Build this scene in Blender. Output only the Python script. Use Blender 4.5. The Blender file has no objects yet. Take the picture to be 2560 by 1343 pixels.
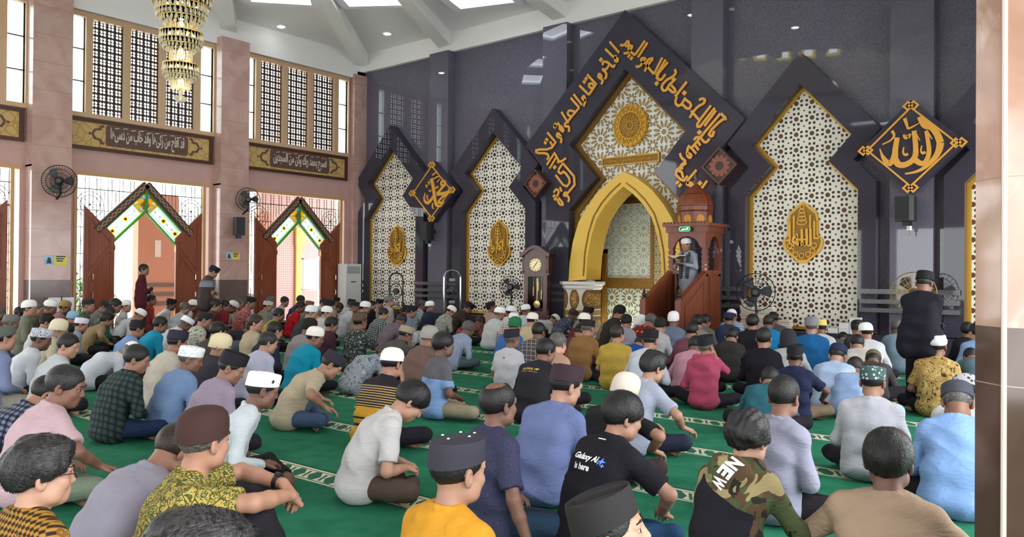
import bpy, bmesh, math, random
import numpy as np
from mathutils import Vector, Matrix
from mathutils.geometry import tessellate_polygon
random.seed(7); rng = np.random.default_rng(7)
SC = bpy.context.scene; COL = SC.collection; PI = math.pi

# ---------------------------------------------------------------- camera
F_PX, CX, CY, CAM_H = 1985.0, 1280.0, 671.5, 1.5
_yaw, _pitch, _roll = math.radians(39.2), 15.5 / F_PX, 0.00789
_f0 = np.array([-math.sin(_yaw), math.cos(_yaw), 0]); _r0 = np.array([math.cos(_yaw), math.sin(_yaw), 0]); _u0 = np.array([0, 0, 1.0])
FW = _f0 * math.cos(_pitch) + _u0 * math.sin(_pitch); UP = _u0 * math.cos(_pitch) - _f0 * math.sin(_pitch)
RT = _r0 * math.cos(_roll) + UP * math.sin(_roll); UP = UP * math.cos(_roll) - _r0 * math.sin(_roll)
CAMP = np.array([0, 0, CAM_H])
cd = bpy.data.cameras.new('camera'); cam = bpy.data.objects.new('camera', cd); COL.objects.link(cam)
cd.sensor_width = 36; cd.lens = 36 * F_PX / 2560; cd.clip_start = 0.05; cd.clip_end = 300
M = Matrix.Identity(4)
for i in range(3):
    M[i][0], M[i][1], M[i][2], M[i][3] = RT[i], UP[i], -FW[i], CAMP[i]
cam.matrix_world = M; SC.camera = cam
def ray(px, py): return FW + RT * ((px - CX) / F_PX) + UP * ((CY - py) / F_PX)
def on_y(px, py, Y): d = ray(px, py); return CAMP + d * (Y / d[1])
def on_x(px, py, X): d = ray(px, py); return CAMP + d * (X / d[0])

# ---------------------------------------------------------------- world, lights, exposure
W = bpy.data.worlds.new('sky'); SC.world = W; W.use_nodes = True
_bg = W.node_tree.nodes['Background']; _bg.inputs[0].default_value = (0.95, 0.98, 1.0, 1); _bg.inputs[1].default_value = 4.2
SC.view_settings.view_transform = 'Standard'; SC.view_settings.look = 'None'
SC.view_settings.gamma = 1; SC.view_settings.use_curve_mapping = False; SC.view_settings.exposure = 0.7
SC.cycles.max_bounces = 8; SC.cycles.diffuse_bounces = 4; SC.cycles.glossy_bounces = 3; SC.cycles.transparent_max_bounces = 16
SC.cycles.transmission_bounces = 4; SC.cycles.caustics_reflective = False; SC.cycles.caustics_refractive = False
SC.cycles.sample_clamp_indirect = 6; SC.cycles.use_denoising = True; SC.cycles.adaptive_threshold = 0.02

# ---------------------------------------------------------------- materials
def lin(h):
    h = h.lstrip('#'); out = []
    for i in (0, 2, 4):
        c = int(h[i:i + 2], 16) / 255; out.append(c / 12.92 if c <= .04045 else ((c + .055) / 1.055) ** 2.4)
    return (*out, 1)
class V:                                  # a shader socket that understands + - * /
    def __init__(s, nt, k): s.nt, s.k = nt, k
    def m(s, op, *a):
        n = s.nt.nodes.new('ShaderNodeMath'); n.operation = op
        for i, x in enumerate((s,) + a):
            if isinstance(x, V): s.nt.links.new(x.k, n.inputs[i])
            else: n.inputs[i].default_value = x
        return V(s.nt, n.outputs[0])
    def __add__(s, o): return s.m('ADD', o)
    def __sub__(s, o): return s.m('SUBTRACT', o)
    def __mul__(s, o): return s.m('MULTIPLY', o)
    def __radd__(s, o): return s * 1.0 + o
    def __rmul__(s, o): return s * o
    def __rsub__(s, o): return s * -1.0 + o
    def __truediv__(s, o): return s.m('DIVIDE', o)
    def lt(s, o): return s.m('LESS_THAN', o)
    def gt(s, o): return s.m('GREATER_THAN', o)
    def frac(s): return s.m('FRACT')
    def mod(s, o): return s.m('FLOORED_MODULO', o)
    def abs(s): return s.m('ABSOLUTE')
    def max(s, o): return s.m('MAXIMUM', o)
    def min(s, o): return s.m('MINIMUM', o)
    def sin(s): return s.m('SINE')
    def cos(s): return s.m('COSINE')
    def hyp(s, o): return (s * s + o * o).m('SQRT')
MATS = {}
class Mat:
    def __init__(s, name, rough=.6, metal=0, spec=.5):
        s.m = bpy.data.materials.new(name); s.m.use_nodes = True; s.nt = s.m.node_tree
        s.b = s.nt.nodes['Principled BSDF']; s.b.inputs['Roughness'].default_value = rough
        s.b.inputs['Metallic'].default_value = metal; s.b.inputs['Specular IOR Level'].default_value = spec
        s._c = None
    def set(s, n, v):
        if isinstance(v, V): s.nt.links.new(v.k, s.b.inputs[n])
        else: s.b.inputs[n].default_value = v
    def xyz(s, src='Object'):
        if s._c is None:
            n = s.nt.nodes.new('ShaderNodeTexCoord'); q = s.nt.nodes.new('ShaderNodeSeparateXYZ'); s.nt.links.new(n.outputs[src], q.inputs[0])
            s._c = (tuple(V(s.nt, q.outputs[i]) for i in range(3)), V(s.nt, n.outputs[src]))
        return s._c[0]
    def vec(s): s.xyz(); return s._c[1]
    def comb(s, x, y, z=0.0):
        n = s.nt.nodes.new('ShaderNodeCombineXYZ')
        for i, v in enumerate((x, y, z)):
            if isinstance(v, V): s.nt.links.new(v.k, n.inputs[i])
            else: n.inputs[i].default_value = v
        return V(s.nt, n.outputs[0])
    def noise(s, scale, detail=2, vec=None, dist=0):
        n = s.nt.nodes.new('ShaderNodeTexNoise'); n.inputs['Scale'].default_value = scale; n.inputs['Detail'].default_value = detail; n.inputs['Distortion'].default_value = dist
        s.nt.links.new((vec or s.vec()).k, n.inputs['Vector']); return V(s.nt, n.outputs[0])
    def vor(s, scale, feat='F1', out='Distance', vec=None, rnd=1):
        n = s.nt.nodes.new('ShaderNodeTexVoronoi'); n.feature = feat; n.inputs['Scale'].default_value = scale; n.inputs['Randomness'].default_value = rnd
        s.nt.links.new((vec or s.vec()).k, n.inputs['Vector']); return V(s.nt, n.outputs[out])
    def mix(s, f, a, b):
        n = s.nt.nodes.new('ShaderNodeMix'); n.data_type = 'RGBA'
        for i, v in ((0, f), (6, a), (7, b)):
            if isinstance(v, V): s.nt.links.new(v.k, n.inputs[i])
            else: n.inputs[i].default_value = lin(v) if isinstance(v, str) else v
        return V(s.nt, n.outputs[2])
    def ramp(s, f, lo, hi):
        n = s.nt.nodes.new('ShaderNodeMapRange'); n.clamp = True; s.nt.links.new(f.k, n.inputs[0]); n.inputs[1].default_value = lo; n.inputs[2].default_value = hi
        return V(s.nt, n.outputs[0])
    def bump(s, h, strength=.3, dist=.01):
        n = s.nt.nodes.new('ShaderNodeBump'); n.inputs['Strength'].default_value = strength; n.inputs['Distance'].default_value = dist
        s.nt.links.new(h.k, n.inputs['Height']); s.nt.links.new(n.outputs[0], s.b.inputs['Normal'])
    def col(s, v): s.set('Base Color', lin(v) if isinstance(v, str) else v); return s
def plain(name, hexc, rough=.6, metal=0, spec=.5, var=0, vs=6, bump=0, bs=60):
    if name in MATS: return MATS[name]
    m = Mat(name, rough, metal, spec)
    if var:
        a = np.array(lin(hexc)); m.col(m.mix(m.ramp(m.noise(vs, 4), .3, .7), tuple(a * [1 - var] * 3 if 0 else (*(a[:3] * (1 - var)), 1)), (*np.minimum(a[:3] * (1 + var), 1), 1)))
    else: m.col(hexc)
    if bump: m.bump(m.noise(bs, 3), bump, .01)
    MATS[name] = m.m; return m.m

# ---------------------------------------------------------------- mesh helpers
class MB:
    def __init__(s): s.v, s.f, s.mi = [], [], []
    def add(s, vs, fs, mi=0):
        o = len(s.v); s.v += [tuple(map(float, v)) for v in vs]; s.f += [tuple(i + o for i in f) for f in fs]; s.mi += [mi] * len(fs); return s
    def box(s, x0, y0, z0, x1, y1, z1, mi=0):
        x0, x1 = sorted((x0, x1)); y0, y1 = sorted((y0, y1)); z0, z1 = sorted((z0, z1))
        return s.add([(x0, y0, z0), (x1, y0, z0), (x1, y1, z0), (x0, y1, z0), (x0, y0, z1), (x1, y0, z1), (x1, y1, z1), (x0, y1, z1)],
                     [(3, 2, 1, 0), (4, 5, 6, 7), (0, 1, 5, 4), (1, 2, 6, 5), (2, 3, 7, 6), (3, 0, 4, 7)], mi)
    def prism(s, loops, fn, d0, d1, mi=0, back=True):
        """loops: outer + holes of (a,b); fn(a,b,d)->xyz; a slab between depths d0 (front) and d1."""
        tri = tessellate_polygon([[Vector((a, b, 0)) for a, b in L] for L in loops]); flat = [p for L in loops for p in L]
        n = len(flat); s_ = [fn(a, b, d0) for a, b in flat] + [fn(a, b, d1) for a, b in flat]
        fs = [tuple(t) for t in tri] + ([tuple(i + n for i in reversed(t)) for t in tri] if back else [])
        o = 0
        for L in loops:
            k = len(L); fs += [(o + i, o + (i + 1) % k, n + o + (i + 1) % k, n + o + i) for i in range(k)]; o += k
        return s.add(s_, fs, mi)
    def tube(s, pts, r, n=8, closed=False, mi=0, caps=True):
        P = [Vector(p) for p in pts]; m = len(P); R = r if hasattr(r, '__len__') else [r] * m; vs = []; prev = None
        for i in range(m):
            a = P[(i - 1) % m] if closed else P[max(i - 1, 0)]; b = P[(i + 1) % m] if closed else P[min(i + 1, m - 1)]
            t = (b - a).normalized()
            if prev is None: u = t.cross(Vector((0, 0, 1)) if abs(t.z) < .9 else Vector((1, 0, 0))).normalized()
            else: u = (prev - t * prev.dot(t)).normalized()
            prev = u; w = t.cross(u)
            vs += [P[i] + (u * math.cos(2 * PI * j / n) + w * math.sin(2 * PI * j / n)) * R[i] for j in range(n)]
        fs = [(i * n + j, i * n + (j + 1) % n, ((i + 1) % m) * n + (j + 1) % n, ((i + 1) % m) * n + j) for i in range(m if closed else m - 1) for j in range(n)]
        if caps and not closed: fs += [tuple(range(n))[::-1], tuple((m - 1) * n + j for j in range(n))]
        return s.add(vs, fs, mi)
    def lathe(s, prof, n=24, c=(0, 0, 0), sx=1, sy=1, mi=0, a0=0, rot=None, caps=True):
        vs = []
        for r, z in prof:
            for j in range(n):
                a = a0 + 2 * PI * j / n; p = Vector((r * math.cos(a) * sx, r * math.sin(a) * sy, z))
                if rot: p = rot @ p
                vs.append(p + Vector(c))
        m = len(prof); fs = [(i * n + j, i * n + (j + 1) % n, (i + 1) * n + (j + 1) % n, (i + 1) * n + j) for i in range(m - 1) for j in range(n)]
        if caps and prof[0][0] > 1e-4: fs.append(tuple(range(n))[::-1])
        if caps and prof[-1][0] > 1e-4: fs.append(tuple((m - 1) * n + j for j in range(n)))
        return s.add(vs, fs, mi)
    def ribbon(s, pts, w, fn, d0, d1, mi=0, taper=(1, 1), smooth=0):
        """a pen stroke: polyline pts in (a,b), width w, mitred, as a slab."""
        P = [Vector(p) for p in pts]; s.k_ = getattr(s, 'k_', 0) + 1; d0 += (s.k_ % 9) * .0009
        for _ in range(smooth):
            if len(P) > 2: P = [P[0]] + [q for a, b in zip(P, P[1:]) for q in (a * .75 + b * .25, a * .25 + b * .75)][1:-1] + [P[-1]]
        m = len(P); L, R = [], []
        for i in range(m):
            d1_ = (P[i] - P[i - 1]).normalized() if i else None; d2_ = (P[i + 1] - P[i]).normalized() if i < m - 1 else None
            t = ((d1_ or d2_) + (d2_ or d1_)); t = t.normalized() if t.length > 1e-6 else (d1_ or d2_)
            nn = Vector((-t.y, t.x)); c = max(.75, nn.dot(Vector((-(d1_ or d2_).y, (d1_ or d2_).x))))
            k = taper[0] + (taper[1] - taper[0]) * i / max(1, m - 1); hw = w / 2 * k / c
            L.append(P[i] + nn * hw); R.append(P[i] - nn * hw)
        for i in range(m - 1):
            q = [L[i], L[i + 1], R[i + 1], R[i]]
            vs = [fn(p.x, p.y, d0) for p in q] + [fn(p.x, p.y, d1) for p in q]
            s.add(vs, [(0, 1, 2, 3), (7, 6, 5, 4), (0, 4, 5, 1), (2, 6, 7, 3), (1, 5, 6, 2), (3, 7, 4, 0)], mi)
        return s
    def build(s, name, mats, parent=None, smooth=False, fix=True):
        me = bpy.data.meshes.new(name); me.from_pydata(s.v, [], s.f)
        if not isinstance(mats, (list, tuple)): mats = [mats]
        for m in mats: me.materials.append(m)
        if len(mats) > 1: me.polygons.foreach_set('material_index', s.mi)
        if fix:
            bm = bmesh.new(); bm.from_mesh(me); bmesh.ops.recalc_face_normals(bm, faces=bm.faces); bm.to_mesh(me); bm.free()
        if smooth: smooth_mesh(me)
        return link(name, me, parent)
def smooth_mesh(me, ang=40):
    me.polygons.foreach_set('use_smooth', [True] * len(me.polygons))
    try: me.set_sharp_from_angle(angle=math.radians(ang))
    except Exception: pass
def link(name, data, parent=None):
    o = bpy.data.objects.new(name, data); COL.objects.link(o)
    if parent: o.parent = parent
    return o
def tag(o, label, cat, group=None):
    o['label'] = label; o['category'] = cat
    if group: o['group'] = group
    return o
def struct(o): o['kind'] = 'structure'; return o
def empty(name, loc, label, cat, group=None, rz=0):
    o = bpy.data.objects.new(name, None); COL.objects.link(o); o.location = loc; o.rotation_euler = (0, 0, rz); o.empty_display_size = .1
    return tag(o, label, cat, group)
def text_mesh(body, size=1, bold=0.0, extrude=0.0, spacing=1.0, res=4):
    c = bpy.data.curves.new('t', 'FONT'); c.body = body; c.size = size; c.offset = bold; c.extrude = extrude; c.resolution_u = res; c.space_character = spacing; c.align_x = 'CENTER'
    o = bpy.data.objects.new('t', c); COL.objects.link(o); dg = bpy.context.evaluated_depsgraph_get(); dg.update()
    me = bpy.data.meshes.new_from_object(o.evaluated_get(dg)); bpy.data.objects.remove(o); bpy.data.curves.remove(c)
    v = np.array([p.co[:] for p in me.vertices]).reshape(-1, 3); f = [tuple(p.vertices) for p in me.polygons]; bpy.data.meshes.remove(me)
    return v, f
_AR = {  # contextual letter forms: isolated, final, initial, medial
 'ا': 'ﺍﺎ', 'أ': 'ﺃﺄ', 'آ': 'ﺁﺂ', 'ب': 'ﺏﺐﺑﺒ', 'ت': 'ﺕﺖﺗﺘ', 'ة': 'ﺓﺔ', 'ج': 'ﺝﺞﺟﺠ', 'ح': 'ﺡﺢﺣﺤ', 'خ': 'ﺥﺦﺧﺨ', 'د': 'ﺩﺪ', 'ذ': 'ﺫﺬ', 'ر': 'ﺭﺮ', 'ز': 'ﺯﺰ',
 'س': 'ﺱﺲﺳﺴ', 'ص': 'ﺹﺺﺻﺼ', 'ض': 'ﺽﺾﺿﻀ', 'ط': 'ﻁﻂﻃﻄ', 'ع': 'ﻉﻊﻋﻌ', 'ف': 'ﻑﻒﻓﻔ', 'ق': 'ﻕﻖﻗﻘ', 'ك': 'ﻙﻚﻛﻜ', 'ل': 'ﻝﻞﻟﻠ', 'م': 'ﻡﻢﻣﻤ', 'ن': 'ﻥﻦﻧﻨ', 'ه': 'ﻩﻪﻫﻬ', 'و': 'ﻭﻮ', 'ي': 'ﻱﻲﻳﻴ', 'ى': 'ﻯﻰ', 'ش': 'ﺵﺶﺷﺸ'}
def arabic(t):
    out = ''
    for w in t.split(' '):
        r = ''
        for i, c in enumerate(w):
            if c not in _AR: r += c; continue
            prev = i > 0 and len(_AR.get(w[i - 1], '')) == 4; nxt = i < len(w) - 1 and len(_AR[c]) == 4 and w[i + 1] in _AR
            r += _AR[c][(3 if nxt else 1) if prev else (2 if nxt else 0)]
        out += r + ' '
    return out.strip()[::-1]
def text_into(mb, body, p0, p1, h, fn, d0, d1, bold=.02, mi=0):
    """text laid along p0->p1 (reading left to right on the wall), fitted to that length and to height h, as a slab."""
    v, f = text_mesh(body, 1, bold); lo, hi = v.min(0), v.max(0); p0, p1 = np.array(p0, float), np.array(p1, float); t = p1 - p0; nrm = np.array([-t[1], t[0]]) / np.linalg.norm(t)
    q = [p0 + t * ((a[0] - lo[0]) / (hi[0] - lo[0])) + nrm * (h * ((a[1] - lo[1]) / (hi[1] - lo[1]) - .5)) for a in v]
    n = len(q); edges = {}
    for g in f:
        for a, b in zip(g, g[1:] + g[:1]): edges[(a, b)] = 1
    side = [(a, b, b + n, a + n) for a, b in edges if (b, a) not in edges]
    mb.add([fn(a, b, d0) for a, b in q] + [fn(a, b, d1) for a, b in q], list(f) + side, mi)
# ================================================================ the hall
Y0, X0 = 15.9, -18.93            # qibla wall plane, window wall plane
XC, YC = -9.45, 5.0              # centre of the hall
XR, YB = 0.03, -5.9              # open side to the right, back
WT, CEIL = 7.62, 8.15            # wall top, ceiling
def WQ(a, b, d): return (a, Y0 - d, b)        # qibla wall: a=x, b=z, d=distance in front of the wall
def WL(a, b, d): return (X0 + d, a, b)        # window wall: a=y, b=z

# --- materials of the shell
def carpet():
    m = Mat('carpet', .95, 0, .1); x, y, z = m.xyz()
    t = (y - 3.65 + .12).mod(1.32); yb = t - .12; band = t.lt(.25)
    u = ((x + yb * .55) / .19).frac() - .5; k = yb.abs()
    knot = (u.abs() + k * 2.4).lt(.36) * k.lt(.085)
    ring = (((x + yb * .55) / .19 + .5).frac() - .5).abs().lt(.07) * k.lt(.07)
    lines = k.gt(.088) * k.lt(.1)
    grn = m.mix(m.ramp(m.noise(5, 6), .25, .75), '1f6249', '2f7a5e')
    cr = m.mix((knot.max(ring)).max(lines), 'cfcab4', '2f6650')
    edge = t.gt(.25) * t.lt(.275)
    c = m.mix(band, m.mix(edge, grn, '14503a'), cr); m.set('Base Color', c); m.bump(m.noise(350, 2), .35, .004)
    return m.m
def granite(name, c0, c1, rough, sp=.5):
    m = Mat(name, rough, 0, sp); n = m.ramp(m.noise(55, 4), .35, .7); s = m.vor(120).lt(.22)
    c = m.mix(n, c0, c1); m.set('Base Color', m.mix(s * m.noise(30, 2).gt(.5), c, '77738a')); return m.m
M_GRAN = granite('dark granite', '575562', '726f7c', .022, .42)
M_FRAME = plain('polished black stone', '3e3c48', .03, spec=.32, var=.12, vs=30)
M_BAND = granite('grey granite', '3c3c3e', '6a6a6a', .15)
M_WHITE = plain('white plaster', 'f2f1ee', .8)
M_CEIL = plain('ceiling board', 'efedec', .85)
M_COF = plain('coffer white', 'eef0f4', .7)
def pinkstone():
    m = Mat('pink stone tile', .16); x, y, z = m.xyz()
    n = m.ramp(m.noise(1.6, 5, dist=1.2), .35, .68); c = m.mix(n, 'b8928a', 'c6a89e')
    j = ((z / .6).frac() - .5).abs().gt(.493); c = m.mix(j, c, '9f7f76'); c = m.mix(z.lt(1.31), c, m.mix(n, '63524f', '74625e')); m.set('Base Color', c); return m.m
M_PINK = pinkstone()
M_PPAINT = plain('dusty pink paint', 'bf9a93', .45, var=.04, vs=3)
M_GOLD = plain('gold paint', 'c9992e', .35, .35)
M_GOLD2 = plain('bright gold letters', 'dfa23c', .35, .15)
M_GOLDD = plain('antique gold', '8a6422', .4, .4, var=.35, vs=40, bump=.5, bs=45)
M_BEIGE = plain('beige window frame', 'c8a682', .55)
M_BLACK = plain('black iron', '1d1b1b', .4, .3)
M_DWOOD = plain('dark carved wood', '4a2c20', .4, var=.3, vs=30)
def wood(name, a, b, rough=.35, sc=(14, 14, 1.2)):
    m = Mat(name, rough); x, y, z = m.xyz(); n = m.noise(1.5, 5, vec=m.comb(x * sc[0], y * sc[1], z * sc[2]), dist=.8)
    m.set('Base Color', m.mix(m.ramp(n, .3, .7), a, b)); m.bump(n, .08, .01); return m.m
M_DOOR = wood('door wood', '7a3a22', '8e4a2e', .4)
M_MINB = wood('pulpit wood', '6b2f17', '86452a', .35)
M_CLOCK = wood('clock wood', '3e1a10', '562618', .25)
def glow(name, hexc, s):
    m = Mat(name, .5); m.col(hexc); m.set('Emission Color', lin(hexc)); m.set('Emission Strength', s); return m.m
M_LAMP = glow('lamp glow', 'ffffff', 15)
M_CREAM = plain('cream plaster relief', 'd9d2bd', .55)

# --- floor and ceiling
struct(MB().box(X0, YB, -.1, 2.5, Y0, 0).build('floor', carpet()))
n16 = 32; R_D = 3.7
hole = [(XC + R_D * math.cos(2 * PI * i / n16), YC + R_D * math.sin(2 * PI * i / n16)) for i in range(n16)]
mb = MB(); mb.prism([[(X0 - .3, YB), (2.5, YB), (2.5, Y0 + .3), (X0 - .3, Y0 + .3)], hole], lambda a, b, d: (a, b, CEIL + d), 0, .15)
struct(mb.build('ceiling', M_CEIL))
mb = MB(); mb.box(X0 - .3, YB, 7.4, X0 + .12, Y0, CEIL); mb.box(X0, Y0 - .12, WT, 2.5, Y0 + .3, CEIL)
struct(mb.build('trim_1', M_WHITE))                                   # white ring beam above the walls
PILY = [2.63, 7.0, 11.38]
anchors = [(X0, y) for y in PILY] + [(X0, Y0)] + [(x, Y0) for x in (-15.4, -11.45, -7.45, -3.47)] + [(XR, Y0)] + [(XR, 7.0), (XR, 11.38)]
beams = MB()
for ax, ay in anchors:
    d = Vector((XC - ax, YC - ay, 0)); L = d.length - R_D; d.normalize(); s = Vector((-d.y, d.x, 0)) * .2; p = Vector((ax, ay, 0)); q = p + d * L
    c = [p - s, p + s, q + s * .6, q - s * .6]
    beams.add([(v.x, v.y, CEIL - (.36 if i < 2 else .16)) for i, v in enumerate(c)] + [(v.x, v.y, CEIL) for v in c], [(3, 2, 1, 0), (4, 5, 6, 7), (0, 1, 5, 4), (1, 2, 6, 5), (2, 3, 7, 6), (3, 0, 4, 7)])
struct(beams.build('trim_2', M_WHITE))
def ceil_light(x, y, what):
    if what == 'coffer':
        t = empty('coffer_light', (x, y, CEIL - .006), 'recessed white coffer with stepped rim in the ceiling panel', 'ceiling light', 'white ceiling coffers')
        ang = math.atan2(YC - y, XC - x); t.rotation_euler = (0, 0, ang)
        f = MB()
        for k, (a, b, z0, z1) in enumerate(((.62, 1.0, -.1, 0), (.52, .9, -.16, -.1))):
            f.prism([[(-a, -b), (a, -b), (a, b), (-a, b)], [(-a + .2, -b + .2), (a - .2, -b + .2), (a - .2, b - .2), (-a + .2, b - .2)]], lambda p, q, d: (p, q, d), z0, z1)
        f.build('coffer_rim', M_COF, t)
        MB().box(-.5, -.86, -.045, .5, .86, -.03).build('diffuser', glow_cof, t)
    else:
        t = empty('downlight', (x, y, CEIL - .004), 'small round white downlight glowing in the ceiling board', 'ceiling light', 'round ceiling downlights')
        MB().lathe([(.13, 0), (.13, -.025), (.1, -.03)], 20).build('rim', M_COF, t)
        MB().lathe([(.1, -.032), (.06, -.05), (0, -.055)], 16).build('bulb', M_LAMP, t)
glow_cof = glow('coffer glow', 'f2f6ff', 4.5)
def on_ceil(px, py): d = ray(px, py); return CAMP + d * ((CEIL - CAM_H) / d[2])
for px, py in ((700, 2), (935, 8), (1205, 8)): p = on_ceil(px, py - 22); ceil_light(p[0], p[1], 'coffer')
for x, y in ((-16.2, 1.5), (-3.2, 8.2), (-3.2, 2.0), (-9.45, -4.0)): ceil_light(x, y, 'coffer')
for px, py in ((703, 64), (968, 82)): p = on_ceil(px, py); ceil_light(p[0], p[1], 'down')
for x, y in ((-9.2, 13.4), (-6.0, 13.2), (-3.0, 12.6), (-1.6, 10.2), (-7.5, 10.8), (-4.2, 10.6), (-1.2, 6.4), (-16.5, 4.0), (-1.6, 13.6), (-5.3, -3.2)): ceil_light(x, y, 'down')

# --- drum of the dome with its lit arched windows (seen mirrored in the dark wall)
mb = MB(); mb.lathe([(R_D, CEIL - .0), (R_D, 12.0), (3.0, 13.2), (1.4, 13.8), (0, 14)], 32, (XC, YC, 0), caps=False); struct(mb.build('ceiling_dome', M_WHITE))
M_STG = glow('yellow stained glass glow', 'd8c850', 3.4); M_STG2 = glow('clear stained glass glow', 'f0f4ff', 6)  # panes and yellow surrounds emit in place of sky light behind the glass
for k in range(26):
    a = 2 * PI * (k + .5) / 26
    def fa(u, v, d, a=a): r = R_D - .02 - d; return (XC + r * math.cos(a) - u * math.sin(a), YC + r * math.sin(a) + u * math.cos(a), 9.8 + v)
    arch = lambda w, h: [(-w, 0), (w, 0), (w, h)] + [(w * math.cos(t), h + w * 1.2 * math.sin(t)) for t in (.5, 1.05, PI / 2, 2.09, 2.64)] + [(-w, h)]
    o = arch(.24, .42); i_ = [(u * .62, .08 + v * .8) for u, v in o]
    w = MB().prism([o, i_], fa, .05, 0).build('window_%d' % (k + 20), M_STG); struct(w)
    MB().prism([i_], fa, .04, 0).build('pane', M_STG2, w)

# --- qibla wall (dark granite) with the opening of the prayer niche
def mirror(half): return half + [(-a, b) for a, b in reversed(half) if abs(a) > 1e-6]
def keyhole(c, ap, tw, tz, nw, nz, sw, sz, bot): return [(c + a, b) for a, b in mirror([(0, ap), (tw, tz), (nw, nz), (sw, sz), (sw, bot)])]
MC = -9.42
arch_in = [(.0, 3.52), (.25, 3.34), (.5, 3.1), (.72, 2.8), (.86, 2.42), (.96, 1.95), (1.0, 1.4), (1.0, .0)]
arch_out = [(.0, 3.86), (.35, 3.68), (.73, 3.4), (1.02, 3.06), (1.22, 2.76), (1.38, 2.3), (1.47, 1.8), (1.5, 1.36)]
AI = [(MC + a, b) for a, b in mirror(arch_in)]; AO = [(MC + a, b) for a, b in mirror(arch_out)]
mb = MB(); mb.prism([[(X0, 0), (2.5, 0), (2.5, WT), (X0, WT)], [(MC + a, b + .001) for a, b in mirror([(0, 3.95), (1.15, 3.3), (1.55, 2.3), (1.55, .0)])]], WQ, 0, -.3)
struct(mb.build('wall_north', M_GRAN))
mb = MB()
for x in (-15.4, -11.45, -7.45, -3.47): mb.box(x - .36, Y0 - .28, 0, x + .36, Y0, WT)
mb.box(X0, Y0 - .3, 0, X0 + .12, Y0, WT)
struct(mb.build('column_north', M_GRAN))
mb = MB()
for z0, z1 in ((1.2, 1.29), (1.02, 1.1), (.86, .94)):
    for xa, xb in ((-18.93, -18.5), (-16.2, -14.56), (-12.26, -11.0), (-7.85, -6.63), (-4.33, -2.67), (-.37, 2.5)): mb.box(xa, Y0 - .372, z0, xb, Y0 - .02, z1)
struct(mb.build('trim_3', M_BAND))
mb = MB()
for xa, xb in ((-18.93, -10.95), (-7.75, 2.5)): mb.box(xa, Y0 - .62, 0, xb, Y0, .45)
struct(mb.build('trim_4', M_FRAME))

# star-lattice stone screens
def starlattice(name, cell, c0, dots, big):
    m = Mat(name, .5); x, y, z = m.xyz(); p = ((x - c0[0]) / cell).frac() - .5; q = ((z - c0[1]) / cell).frac() - .5
    r = p.hyp(q); th = q.m('ARCTAN2', p); f = th.mod(PI / 4) - PI / 8
    a, b = r * f.cos(), r * f.sin()
    leaf = ((a - .365) / 1.2).hyp(b).lt(.08); bigc = r.lt(.15)
    e = .5 - p.abs(); g = .5 - q.abs(); star = (e.m('SQRT') + g.m('SQRT')).lt(.36)
    tint = m.noise(5, 1).gt(.5)
    line = ((a * .5 + b.abs() * .87) - .23).abs().lt(.011)
    c = m.mix(line, 'efeadb', 'c4cdb4'); c = m.mix(leaf, c, m.mix(tint, dots[0], dots[1])); c = m.mix(star, c, '2c3426'); c = m.mix(bigc, c, big)
    m.set('Base Color', c); m.bump(m.ramp(bigc.max(leaf).max(star), 1, 0), .6, .02); return m.m
M_LAT = starlattice('star lattice stone', .31, (-5.48, .47), ('3a2218', '241a14'), '5e3820')
M_LATD = starlattice('star lattice stone dark', .31, (-13.41, .47), ('2a1a12', '1c1510'), '3a1e12')
ORD = ['westernmost', 'second', '', 'third', 'fourth']
def panel(c, ap, latt, where):
    k = keyhole(c, ap, .98, 4.2, .56, 3.73, 1.1, 3.15, .46)
    t = empty('niche_panel', (0, 0, 0), 'cream star lattice screen in lantern-shaped black stone frame, ' + where, 'wall panel')
    MB().prism([k], WQ, .03, 0).build('lattice_screen', latt, t)
    ki = keyhole(c, ap - .1, .91, 4.2, .49, 3.73, 1.03, 3.12, .52)
    MB().prism([k, ki], WQ, .06, .03).build('gold_edge', M_GOLD, t)
    ko = keyhole(c, ap + .62, 1.5, 4.26, 1.02, 3.72, 1.42, 3.3, .46)
    MB().prism([ko, k], WQ, .3, 0).build('stone_frame', M_FRAME, t)
    return t
for c, ap, la, w in ((-17.35, 5.2, M_LATD, 'nearest the window wall'), (-13.41, 5.2, M_LATD, 'second along, beside the clock'),
                     (-5.48, 5.3, M_LAT, 'behind the tall black pedestal fan'), (-1.52, 5.3, M_LAT, 'half hidden by the marble column')): panel(c, ap, la, w)

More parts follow.
